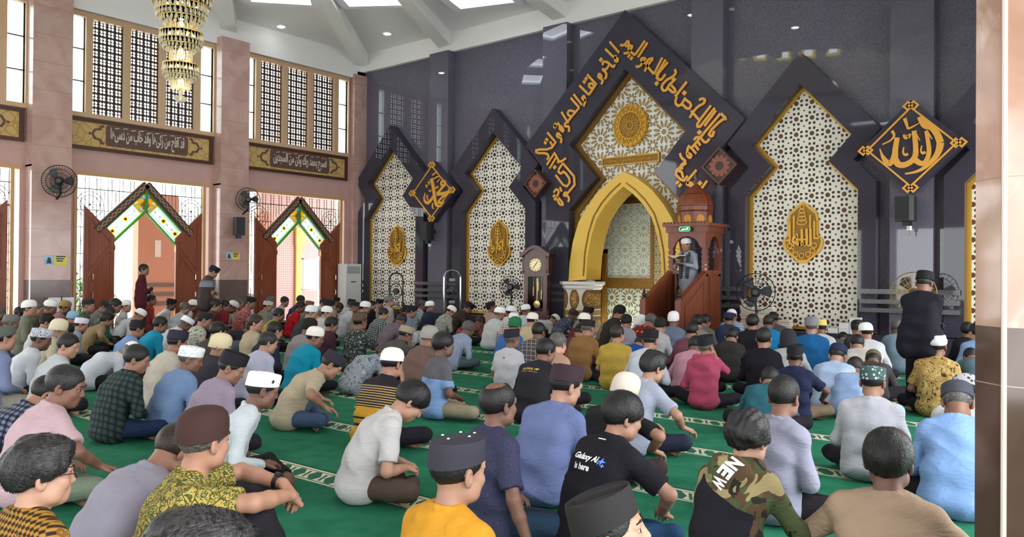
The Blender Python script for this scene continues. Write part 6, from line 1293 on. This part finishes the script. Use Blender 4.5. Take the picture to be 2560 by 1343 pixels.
s_ = empty('led_sign', (MX0 + .42, MY0 - .105, 2.44), 'small glowing green electronic sign on the pulpit cornice', 'sign')
def loc(a, c, d): return (a, -d, c)
rr = [(-.1, -.045), (.1, -.045), (.12, -.02), (.12, .02), (.1, .045), (-.1, .045), (-.12, .02), (-.12, -.02)]
MB().prism([rr], loc, .04, 0).build('housing', plain('sign black', '0c140e', .3), s_)
MB().prism([rr, [(a * .88, c * .8) for a, c in rr]], loc, .044, .038).build('border', glow('green led', '28e070', 2.5), s_)
tb = MB(); text_into(tb, arabic('المنبر'), (-.075, 0), (.075, 0), .05, loc, .044, .04, .02); tb.build('lettering', glow('pale green led', 'b8ffd0', 4.0), s_)
tag(MB().lathe([(.022, 1.62), (.022, 1.74), (.012, 1.76), (.012, 1.78), (0, 1.78)], 12, (MX1 - .02, MY0 + .02, 0)).build('small_bottle', plain('white plastic', 'f0f0ee', .4)), 'small white bottle on the pulpit parapet corner', 'bottle')
PR = person(1735, 597, 'X', 'a9b2c0', 'kufi e4e0ea', 'preacher in pale grey robe and dark scarf reading from a book in the pulpit', legs='robe', arms=('book', 'book'), rz=172, hy=-14, hp=12, pants='a9b2c0', skin='9c7058', uniq=True, sc=.985, foot=(cx_ - .03, MY0 + .12, .6))
sc_ = []
for s in (-1, 1): q = PR['S3']; sc_ += [cone(q + A3(s * .075, .0, .03), q + A3(s * .085, .125, -.08), .028, .036, .02), cone(q + A3(s * .085, .125, -.08), q + A3(s * .075, .15, -.5), .036, .038, .02)]
sc_ += [cone(PR['S3'] + A3(-.07, -.03, .04), PR['S3'] + A3(.07, -.03, .04), .04, .04, .02)]
o = link('scarf', mesh_from('scarf', *grow(sc_, .012)), PR['obj']); o.data.materials[0] = cloth('hstripe:3a4048:5c6470:.05')
def wpos(F, p): return np.array((Matrix.Translation(Vector(F['base'])) @ Matrix.Rotation(RAD(F['rz']), 4, 'Z') @ Matrix.Scale(F['sc'], 4) @ Vector(p))[:])
bk = empty('open_book', wpos(PR, (PR['wr'][-1] + PR['wr'][1]) / 2 + A3(0, .12, .1)), 'open brown book held by the preacher', 'book', rz=RAD(172))
for s in (-1, 1):
    MB().add([(0, -.09, 0), (s * .14, -.09, .05), (s * .14, .11, .05), (0, .11, 0), (0, -.09, .012), (s * .14, -.09, .062), (s * .14, .11, .062), (0, .11, .012)], [(0, 1, 2, 3), (4, 5, 6, 7), (0, 1, 5, 4), (1, 2, 6, 5), (2, 3, 7, 6), (3, 0, 4, 7)]).build('cover', plain('book leather', '7a4a2c', .6), bk)
    MB().add([(0, -.085, .013), (s * .13, -.085, .063), (s * .13, .105, .063), (0, .105, .013), (0, -.085, .03), (s * .13, -.085, .075), (s * .13, .105, .075), (0, .105, .03)], [(0, 1, 2, 3), (4, 5, 6, 7), (0, 1, 5, 4), (1, 2, 6, 5), (2, 3, 7, 6), (3, 0, 4, 7)]).build('pages', plain('paper', 'e8e2d0', .8), bk)
w0 = wpos(PR, PR['wr'][1] + A3(0, .07, .02)); tag(MB().tube([(w0[0], w0[1], w0[2] + .06), (w0[0] + .01, w0[1] - .03, .6)], [.016, .012], 8).build('staff', M_DWOOD), 'dark wooden staff held upright by the preacher', 'staff')

# grandfather clock
CXK, CYK = -11.45, 14.92
t = empty('grandfather_clock', (CXK, CYK, 0), 'tall dark wooden grandfather clock with arched bonnet and brass pendulum', 'clock', rz=RAD(18))
b = MB().box(-.36, -.02, 0, .36, .34, .1).box(-.33, .0, .1, .33, .32, .5).box(-.36, -.02, .5, .36, .34, .56); part('plinth', b, M_CLOCK, t)
b = MB().prism([[(-.29, .56), (.29, .56), (.29, 1.5), (-.29, 1.5)], [(-.19, .64), (.19, .64), (.19, 1.46), (-.19, 1.46)]], loc, 0, -.04); b.box(-.29, .27, .56, .29, .3, 1.5).box(-.29, .03, .56, -.26, .3, 1.5).box(.26, .03, .56, .29, .3, 1.5); part('trunk_case', b, M_CLOCK, t)
gl = Mat('clock glass', .05); gl.b.inputs['Transmission Weight'].default_value = 1; gl.b.inputs['IOR'].default_value = 1.1; part('glass_door', MB().box(-.19, .0, .64, .19, .008, 1.46), gl.m, t)
part('pendulum', MB().box(-.008, .12, .82, .008, .13, 1.42).lathe([(.085, -.01), (.09, 0), (.085, .01), (0, .012)], 24, (0, .12, .8), rot=Matrix.Rotation(PI / 2, 3, 'X')), plain('polished brass', 'd0b070', .2, .9), t)
for x, z in ((-.11, 1.0), (.1, .92), (.02, 1.12)): part('weight', MB().lathe([(.028, z), (.028, z + .22), (.008, z + .23), (.004, 1.46)], 12, (x, .17, 0)), MATS['polished brass'], t)
ac = [(a, 1.98 + .2 * math.cos(a / .36 * PI / 2) ** 1.5) for a in np.linspace(-.35, .35, 21)]
b = MB().prism([[(-.33, 1.5), (.33, 1.5), (.33, 1.96)] + [(a * .94, z - .03) for a, z in ac[::-1]] + [(-.33, 1.96)], [(.15 * math.cos(u), 1.74 + .17 * math.sin(u)) for u in np.linspace(0, 2 * PI, 30, endpoint=False)]], loc, .03, -.03)
b.box(-.33, .03, 1.5, -.3, .32, 1.96).box(.3, .03, 1.5, .33, .32, 1.96).box(-.33, .29, 1.5, .33, .32, 1.96).box(-.36, -.05, 1.5, .36, .34, 1.54); part('hood', b, M_CLOCK, t)
part('crest', MB().prism([[(a * 1.08, z + .02) for a, z in ac] + [(a * 1.0, z - .06) for a, z in ac[::-1]]], loc, .09, -.34), M_CLOCK, t)
f = part('dial', MB().lathe([(.155, 0), (.155, .012), (0, .014)], 32, (0, .0, 1.74), rot=Matrix.Rotation(PI / 2, 3, 'X')), plain('gilt dial', 'e8d8a8', .3, .2), t)
b = MB()
for k in range(12): a = k * PI / 6; b.ribbon([(.11 * math.cos(a), 1.74 + .11 * math.sin(a)), (.14 * math.cos(a), 1.74 + .14 * math.sin(a))], .012, loc, .02, .0)
b.ribbon([(0, 1.74), (.05, 1.81)], .012, loc, .024, .0).ribbon([(0, 1.74), (-.05, 1.66)], .009, loc, .024, 0); part('hands_and_numerals', b, plain('clock black', '241a10', .5), f)
for s in (-1, 1): part('colonnette', MB().lathe([(.03, 1.54), (.022, 1.6), (.022, 1.9), (.03, 1.96)], 12, (s * .29, -.02, 0)), M_CLOCK, t); part('finial', MB().lathe([(.03, .56), (.045, .6), (.02, .66), (0, .72)], 12, (s * .33, -.01, 0)), M_CLOCK, t)

# fans
def cage(mb, r, depth=.1, rings=5, spokes=24, w=.004):
    for s in (1, -1):
        for k in range(1, rings + 1): q = r * k / rings; mb.tube([(q * math.cos(a), -s * depth * math.cos(q / r * PI / 2), q * math.sin(a)) for a in np.linspace(0, 2 * PI, 28, endpoint=False)], w if k < rings else w * 2, 4, True)
        for k in range(spokes): a = 2 * PI * k / spokes; mb.tube([(q * r * math.cos(a), -s * depth * math.cos(q * PI / 2), q * r * math.sin(a)) for q in (.12, .5, 1)], w * .7, 4, caps=False)
    return mb
def fan_head(parent, r, mat, bmat, spokes=24):
    h = cage(MB(), r, .09, 4, spokes).build('cage', mat, parent); b = MB()
    for k in range(3):
        a = k * 2 * PI / 3; e = [(math.cos(a + u) * q * r, .02 * math.sin(v), math.sin(a + u) * q * r) for q, u, v in ((.15, -.2, -1), (.8, -.35, -1.3), (.88, .1, 0), (.75, .5, 1.3), (.15, .5, 1))]; e2 = [(x, y + .006, z) for x, y, z in e]
        b.add(e + e2, [(0, 1, 2, 3, 4), (9, 8, 7, 6, 5)] + [(i, (i + 1) % 5, 5 + (i + 1) % 5, 5 + i) for i in range(5)])
    b.build('blades', bmat, parent); MB().lathe([(.05, -.1), (.08, -.06), (.085, .1), (.05, .16), (0, .17)], 16, (0, 0, 0), rot=Matrix.Rotation(-PI / 2, 3, 'X')).build('motor', bmat, parent)
M_FAN = plain('fan black', '1c1b1e', .4); M_FANB = plain('fan dark blade', '3a3c40', .35, .3)
def pedestal_fan(x, y, z, r, label, mat=M_FAN, rz=0):
    t = empty('pedestal_fan', (x, y, z), label, 'fan', rz=rz); fan_head(t, r, mat, M_FANB)
    MB().tube([(0, .12, 0), (0, .12, -z + .03)], .018, 8).build('pole', M_FAN, t); MB().lathe([(.26, -z), (.26, -z + .03), (.03, -z + .05), (0, -z + .05)], 24, (0, .12, 0)).build('base', M_FAN, t)
pedestal_fan(-6.0, 14.75, 1.2, .36, 'tall black pedestal fan before the broad lattice screen', rz=.3)
pedestal_fan(-12.15, 14.85, 1.2, .27, 'black pedestal fan before the lattice screen beside the clock', rz=.5)
pedestal_fan(-3.2, 14.6, 1.25, .345, 'pedestal fan with golden wire cage behind the standing man in black', plain('golden wire', 'c9a84a', .35, .3), .2)
def wall_fan(y, z, r, label):
    t = empty('wall_fan', (X0 + .75, y, z), label, 'fan', rz=RAD(60)); fan_head(t, r, M_FAN, M_FANB, 36)
    MB().tube([(0, .12, -.03), (0, .16, -.25), (-.12, .42, -.36), (-.18, .5, -.4)], .025, 8).build('bracket', M_FAN, t)
wall_fan(7.0, 3.42, .34, 'black wall fan on the pillar at the photo edge'); wall_fan(11.52, 3.38, .3, 'black wall fan on the pillar between the two doors, over the speaker')
# loudspeakers
def speaker(x, y, z, w, h, rz, label, extra=None):
    t = empty('loudspeaker', (x, y, z), label, 'loudspeaker', rz=rz); MB().prism([[(-w / 2, -.1), (-w * .38, -.2), (w * .38, -.2), (w / 2, -.1), (w * .36, .12), (-w * .36, .12)]], lambda a, b, d: (a, b, d), -h / 2, h / 2).build('cabinet', plain('speaker black', '1e1e22', .5), t)
    MB().box(-w * .34, -.215, -h * .42, w * .34, -.2, h * .44).build('grille', plain('speaker mesh', '2c2c30', .7, bump=.6, bs=200), t)
    MB().box(-.04, .12, -.06, .04, .3, .06).box(-.06, -.06, -h / 2 - .08, .06, .06, -h / 2).build('bracket', M_BLACK, t)
    if extra: MB().tube([(0, .1, -h / 2), (0, .12, -h / 2 - .25)], .012, 6).build('cable', plain('cable grey', '8a8a88', .5), t); MB().box(-.03, .05, -h / 2 - .16, .03, .12, -h / 2 - .08).build('junction_box', plain('box white', 'e6e6e6', .5), t)
speaker(X0 + .68, 11.3, 2.68, .28, .46, RAD(75), 'black loudspeaker on the pillar under the wall fan', 0)
speaker(-15.42, Y0 - .62, 2.66, .32, .5, RAD(10), 'black loudspeaker under the calligraphy diamond between the narrow screens', 1)
speaker(-3.46, Y0 - .62, 2.72, .33, .44, RAD(-12), 'black loudspeaker under the calligraphy diamond near the marble column', 1)
# floor standing air conditioner
t = empty('air_conditioner', (X0 + .42, 15.12, 0), 'tall white floor-standing air conditioner in the corner by the last door', 'air conditioner')
MB().box(-.19, -.28, 0, .19, .28, 1.78).build('body', plain('ac white', 'd4d6d6', .4), t)
b = MB()
for k in range(9): b.box(.19, -.24, 1.5 + k * .024, .2, .24, 1.512 + k * .024)
for k in range(16): b.box(.19, -.24, .12 + k * .035, .2, .24, .135 + k * .035)
b.build('louvre', plain('ac grey', '8e9292', .5), t); MB().box(.19, -.1, 1.24, .198, .08, 1.27).build('display', plain('ac black', '1a1a1c', .3), t)
# chrome arch fans
def chrome_arch(px, d, w, h, label, mat):
    p = CAMP + ray(px, 760) * d; t = empty('chrome_fan_stand', (p[0], p[1], 0), label, 'fan', rz=RAD(35)); r = w / 2
    MB().tube([(-r, 0, 0), (-r, 0, h - r)] + [(-r * math.cos(a), 0, h - r + r * math.sin(a)) for a in np.linspace(.2, PI - .2, 12)] + [(r, 0, h - r), (r, 0, 0)], .022, 8).build('frame', mat, t)
    for z, q in ((h - .48, .16), (h - 1.05, .17)):
        b = MB(); b.tube([(q * .95 * math.cos(a), -.02, z + q * 1.25 * math.sin(a)) for a in np.linspace(0, 2 * PI, 28, endpoint=False)], .012, 6, True)
        for k in range(14): a = 2 * PI * k / 14; b.tube([(q * .2 * math.cos(a), -.06, z + q * .25 * math.sin(a)), (q * .93 * math.cos(a), -.02, z + q * 1.22 * math.sin(a))], .004, 4)
        b.build('cage', M_FAN, t); MB().lathe([(.07, -.1), (.085, 0), (.06, .12), (0, .13)], 14, (0, 0, z), rot=Matrix.Rotation(-PI / 2, 3, 'X')).build('motor', M_FAN, t)
        MB().box(-.07, -.05, z + q * 1.28, .07, .05, z + q * 1.28 + .07).build('control_box', plain('stand grey', '7c7c80', .4, .3), t)
    MB().box(-r - .05, -.2, 0, -r + .05, .2, .04).box(r - .05, -.2, 0, r + .05, .2, .04).build('foot', M_FAN, t)
chrome_arch(1130, 20.0, .42, 1.6, 'round-topped chrome fan stand before the dark wall between the screens', plain('chrome', 'c8ccd2', .12, .95))
chrome_arch(990, 21.0, .36, 1.52, 'round-topped black fan stand before the narrow screen by the corner', M_FAN)
# books on the ledge
rb = random.Random(4); BC = ['d8d2c4', 'b8a68c', '8a6a50', 'c8c0b0', 'a83a3a', 'e4dfd4', '7c8a78', '9a8468']
def book(x, y, z, w, dp, h, c, rz, label, grp):
    t = empty('book', (x, y, z), label, 'book', grp, rz); MB().box(-w / 2, -dp / 2, 0, w / 2, dp / 2, .004).box(-w / 2, -dp / 2, h - .004, w / 2, dp / 2, h).box(-w / 2, dp / 2 - .006, 0, w / 2, dp / 2, h).build('cover', plain('book ' + c, c, .6), t); MB().box(-w / 2 + .006, -dp / 2 + .004, .004, w / 2 - .006, dp / 2 - .006, h - .004).build('pages', MATS['paper'], t)
for x, y, n, lb, g in ((-6.42, 15.46, 19, 'book in the tallest stack on the ledge, next to the pulpit', 'tallest stack of books'), (-6.06, 15.46, 15, 'book in the middle stack on the ledge behind the tall fan', 'middle stack of books'), (-5.72, 15.46, 7, 'book in the lowest stack on the ledge before the broad screen', 'lowest stack of books')):
    z = .452
    for k in range(n): h = rb.uniform(.022, .038); book(x + rb.uniform(-.02, .02), y + rb.uniform(-.01, .02), z, .3, .2, h, rb.choice(BC), rb.uniform(-.08, .08), lb, g); z += h + .001
for x, n in ((-4.95, 1), (-4.75, 1), (-4.55, 2), (-4.36, 3)):
    for k in range(n):
        t = empty('white_box', (x, 15.44, .452 + k * .101), 'small white paper box on the ledge at the end of the broad screen', 'box', 'white boxes on the ledge'); MB().box(-.09, -.08, 0, .09, .08, .085).build('carton', plain('white carton', 'e8e8ea', .7), t); MB().box(-.093, -.083, .085, .093, .083, .1).build('lid', plain('carton lid', 'dcdce0', .7), t)
# posters on the pillars, framed sheets by the pillar
def poster(y, z, w, h, label):
    t = empty('poster', (X0 + .362, y, z), label, 'poster'); P_ = lambda a, b, d: (d, a, b)
    MB().prism([[(-w / 2, -h / 2), (w / 2, -h / 2), (w / 2, h / 2), (-w / 2, h / 2)]], P_, .004, 0).build('sheet', plain('poster yellow', 'e4d25c', .5), t)
    MB().prism([[(-w / 2, -h / 2), (-w * .1, -h / 2), (-w * .1, h / 2), (-w / 2, h / 2)]], P_, .006, .003).build('blue_panel', plain('poster blue', '9cc4e0', .5, var=.25, vs=14), t)
    b = MB()
    for k, (a, c) in enumerate(((.0, .42), (.0, .36), (.02, .30))): b.prism([[(w * a, h * (.3 - .22 * k)), (w * c, h * (.3 - .22 * k)), (w * c, h * (.42 - .22 * k)), (w * a, h * (.42 - .22 * k))]], P_, .006, .003)
    b.prism([[(-w * .42, -h * .35), (-w * .2, -h * .35), (-w * .24, h * .2), (-w * .36, h * .25)]], P_, .008, .005); b.build('print', plain('poster ink', '3a3c58', .6), t)
poster(7.1, 1.74, .46, .22, 'yellow and blue poster on the pillar with the wall fan at the photo edge'); poster(11.35, 1.93, .38, .19, 'yellow and blue poster on the pillar between the two doors')
t = empty('notice_stand', (X0 + .52, 7.16, 0), 'stand with two white printed sheets at the foot of the first pillar', 'stand')
MB().box(-.02, -.26, .62, .0, -.01, .93).box(-.02, .01, .62, .0, .26, .93).build('sheet', plain('sheet white', 'dfe4ec', .5), t); MB().box(-.03, -.01, 0, .01, .01, .95).box(-.15, -.2, 0, .15, .2, .03).build('frame', M_BLACK, t)
# tiered crystal chandelier under the dome
t = empty('chandelier', (XC, 5.03, 0), 'tall tiered gold and crystal chandelier hanging before the first window bay', 'chandelier')
cm = Mat('crystal', .1); cm.col('fbf0d0'); cm.b.inputs['Transmission Weight'].default_value = .45; cm.b.inputs['IOR'].default_value = 1.2; M_GLD = plain('gilt brass', 'dcb45a', .4, .3); M_BULB = glow('warm bulb', 'ffe2a0', 14)
def drops(mb, r, z0, z1, n, w=.012, rot=0):
    w *= 1.55
    for k in range(n):
        a = 2 * PI * k / n + rot; c, s = math.cos(a), math.sin(a); q = lambda rr_, z, dd: (rr_ * c - dd * s, rr_ * s + dd * c, z)
        zm = z0 + (z1 - z0) * .25; mb.add([q(r, z1, 0), q(r + w, zm, 0), q(r, zm, w), q(r - w, zm, 0), q(r, zm, -w), q(r, z0, 0)], [(0, 1, 2), (0, 2, 3), (0, 3, 4), (0, 4, 1), (5, 2, 1), (5, 3, 2), (5, 4, 3), (5, 1, 4)])
for zt, r, h, nr, nh, kk in ((5.55, .42, .3, .18, .24, 0), (5.08, .36, .26, .16, .2, 0), (4.86, .295, .2, .135, .22, 0), (4.48, .25, .16, .132, .2, 0), (4.08, .21, .14, .11, .16, 1)):
    b = MB(); drops(b, r, zt - h * .75, zt, 34); drops(b, r * .96, zt - h * 1.05, zt - h * .5, 30, .012, .1); drops(b, r * .82, zt - h * 1.35, zt - h * .8, 26, .013); drops(b, r * .66, zt - h * 1.55, zt - h * 1.05, 20, .013, .1); c_ = b.build('crystal_tier', cm.m, t, fix=False)
    b = MB()
    for z_, r_ in ((zt, r), (zt - h * .62, r * 1.0), (zt - h * 1.0, r * .84)): b.lathe([(r_ - .006, z_ - .005), (r_ + .008, z_ - .005), (r_ + .008, z_ + .005), (r_ - .006, z_ + .005), (r_ - .006, z_ - .005)], 36)
    b.build('gilt_ring', M_GLD, c_)
    b = MB(); drops(b, nr, zt - h * 1.1 - nh, zt - h * 1.1 + .02, 26, .009); b.build('crystal_neck', cm.m, t, fix=False)
    b = MB()
    for k in range(8): a = k * PI / 4; b.lathe([(0, zt - h * .5), (.016, zt - h * .4), (.012, zt - h * .25), (0, zt - h * .15)], 8, (r * .6 * math.cos(a), r * .6 * math.sin(a), 0))
    b.lathe([(0, zt - h * 1.2 - nh * .8), (.035, zt - h * 1.2 - nh * .5), (.02, zt - h * 1.2), (0, zt - h * 1.15)], 10); b.build('bulb', M_BULB, c_)
MB().lathe([(0, 3.6), (.05, 3.62), (.085, 3.67), (.02, 3.7), (.03, 3.74), (.0, 3.78)], 16).build('crystal_finial', cm.m, t); MB().tube([(0, 0, 3.76), (0, 0, 13.95)], .014, 6).build('chain', M_GLD, t)
# ================================================================ lettering on cloth, glasses, watch and other small things worn
def word_on(F, body, dx, dz, width, height, mat, name, n=(0, -1, 0), u=(1, 0, 0), v=(0, 0, 1), bold=.02, origin=None, italic=0):
    vv, ff = text_mesh(body, 1, bold, res=3); lo, hi = vv.min(0), vv.max(0); s = width / (hi[0] - lo[0]); sy = height / (hi[1] - lo[1])
    P = [((a[0] - (lo[0] + hi[0]) / 2) * s + italic * (a[1] - lo[1]) * sy, (a[1] - (lo[1] + hi[1]) / 2) * sy) for a in vv]
    o = A3(F['S3'][0] + dx, F['S3'][1], F['S3'][2] + dz) if origin is None else origin
    return print_on(F, P, ff, o, u, v, n, mat, name)
M_WPR = plain('white print', 'e8e8e8', .6); M_YPR = plain('yellow print', 'e0c83a', .6); M_OPR = plain('orange print', 'b88a48', .6); M_BPR = plain('blue print', '5a8ae0', .6)
G = BYL['young man in black t-shirt with white lettering on the back and blue jeans']
word_on(G, 'Galaxy AI', -.005, -.1, .17, .046, M_WPR, 'lettering', n=(0, -1, .3), bold=.035); word_on(G, 'is here', -.005, -.152, .115, .038, M_WPR, 'lettering', n=(0, -1, .3), bold=.035); word_on(G, '-', .01, .0, .06, .008, M_WPR, 'neck_label', n=(0, -1, .6))
st = []; 
for cx2, cy2, r in ((.108, -.1, .024), (.092, -.112, .013), (.122, -.122, .014)):
    k0 = len(st); st += [(cx2 + (r if i % 2 == 0 else r * .33) * math.cos(i * PI / 4), cy2 + (r if i % 2 == 0 else r * .33) * math.sin(i * PI / 4)) for i in range(8)]
print_on(G, st, [tuple(range(k, k + 8)) for k in (0, 8, 16)], A3(G['S3'][0], G['S3'][1], G['S3'][2]), (1, 0, 0), (0, 0, 1), (0, -1, .3), M_BPR, 'star_emblem', .007)
K = BYL['man in black shirt with yellow lettering across the back']
word_on(K, 'SATPOL PP', -.03, -.085, .2, .032, M_YPR, 'lettering', n=(0, -1, .5), italic=.25); word_on(K, 'PRAJA WIBAWA', -.02, -.125, .19, .02, M_OPR, 'lettering', n=(0, -1, .5))
word_on(BYL['man in black t-shirt with cream knit cap and faint chest lettering'], 'BER', -.09, -.16, .09, .03, M_OPR, 'lettering', n=(-.4, -1, .5))
R_ = BYL['man in bright red jacket with white lettering']; word_on(R_, 'EEEEEE', 0, -.1, .2, .02, M_WPR, 'lettering', n=(0, -1, .5)); word_on(R_, 'EEE', 0, -.14, .12, .02, M_WPR, 'lettering', n=(0, -1, .5))
word_on(BYL['man in white polo shirt with small red emblem and tall black cap'], '^', 0, -.1, .05, .03, plain('red print', 'b83038', .6), 'emblem', n=(0, -1, .3)); 
word_on(BYL['man in dark green shirt with small white mark, bowing'], 'S', .1, -.1, .04, .04, M_WPR, 'emblem', n=(.4, -1, 1))
for i, ch in enumerate('NEW'): word_on(CA, ch, 0, 0, .062, .075, M_WPR, 'letter', n=(0, -1, .75), u=(-.45, 0, -.9), v=(.9, 0, -.45), bold=.05, origin=CA['S3'] + A3(.045 - i * .032, -.12, .05 - i * .062))
def in_head(F, mb, name, mat, parent=None, smooth=True):
    o = mb.build(name, mat, parent or F['obj'], smooth); o.matrix_local = F['hm']; return o
b = MB()
for s in (-1, 1): b.tube([(s * .034 + .026 * math.cos(a), .107 - .004 * abs(math.cos(a)), .001 + .019 * math.sin(a)) for a in np.linspace(0, 2 * PI, 24, endpoint=False)], .0022, 6, True); b.tube([(s * .06, .103, .006), (s * .083, .06, .008), (s * .087, .0, .004), (s * .086, -.02, -.012)], .002, 6)
b.tube([(-.009, .109, .006), (.009, .109, .006)], .002, 6); in_head(GL, b, 'eyeglasses', plain('dark glasses frame', '2a1c18', .3))
b = MB()
for a, q in ((.3, .45), (1.4, .5), (2.5, .45), (3.8, .5), (5.2, .5)): b.lathe([(.0055, 0), (.004, .003), (0, .004)], 10, (.0925 * .9 * q * 1.2 * math.cos(a), -.012 + .11 * q * 1.2 * math.sin(a), .125 + .18 * .6 * .9 * 0))
for k in range(5): b.v[k * 30:(k + 1) * 30]
b.v = [(x, y, z + .097 * y + .002) for x, y, z in b.v]; in_head(MU, b, 'stud', plain('white stud', 'f0f0f0', .3))
w, e = BA['wr'][-1], BA['el'][-1]; dv = unit(w - e); b = MB(); c = w - dv * .03; u_ = unit(np.cross(dv, [0, 0, 1])); v_ = np.cross(u_, dv)
for k, (r, o0, o1) in enumerate(((.034, -.011, .011),)):
    ring = [(c + u_ * r * math.cos(a) + v_ * r * math.sin(a)) for a in np.linspace(0, 2 * PI, 24, endpoint=False)]
    b.add([p + dv * o0 for p in ring] + [p + dv * o1 for p in ring] + [p * .0 + c + (p - c) * .9 + dv * o0 for p in ring] + [c + (p - c) * .9 + dv * o1 for p in ring], [(i, (i + 1) % 24, 24 + (i + 1) % 24, 24 + i) for i in range(24)] + [(i, (i + 1) % 24, 48 + (i + 1) % 24, 48 + i) for i in range(24)] + [(24 + i, 24 + (i + 1) % 24, 72 + (i + 1) % 24, 72 + i) for i in range(24)])
b.tube([c + v_ * .033 - dv * .014, c + v_ * .033 + dv * .014], .013, 8); b.build('wristwatch', plain('black watch', '1a1a1c', .35), BA['obj'])
def badge(F, x, z, r, mat, name='cap_badge'):
    m_ = MB().lathe([(r, 0), (r * .8, .004), (0, .005)], 12, (0, 0, 0), rot=Matrix.Rotation(-PI / 2, 3, 'X')); a = math.atan2(x, .1); y = .108 * math.sqrt(max(0, 1 - (x / .092) ** 2)); ca, sa = math.cos(-a), math.sin(-a)
    m_.v = [(x + px_ * ca - py_ * sa, -.012 + y + px_ * sa + py_ * ca + .004, z + pz_ + .16 * y) for px_, py_, pz_ in m_.v]; return in_head(F, m_, name, mat)
badge(BYL['boy in white shirt and black trousers with white badge cap'], .086, .065, .013, plain('navy badge', '20243c', .5)); badge(BYL['man in black and white batik shirt with badge on his brown cap'], .085, .08, .014, M_WPR); badge(BYL['man in sky blue robe and dark grey cap with teal badge'], .085, .07, .018, plain('teal badge', '3a9a9a', .5))
b = empty('open_book', wpos(BYL['man in ochre brown shirt holding an open book'], (0, .36, .3)), 'open book on the lap of the man in ochre brown', 'book')
for s in (-1, 1): MB().add([(0, -.1, 0), (s * .15, -.1, .04), (s * .15, .1, .06), (0, .1, .02), (0, -.1, .015), (s * .15, -.1, .055), (s * .15, .1, .075), (0, .1, .035)], [(0, 1, 2, 3), (4, 5, 6, 7), (0, 1, 5, 4), (1, 2, 6, 5), (2, 3, 7, 6), (3, 0, 4, 7)]).build('pages', MATS['paper'], b)
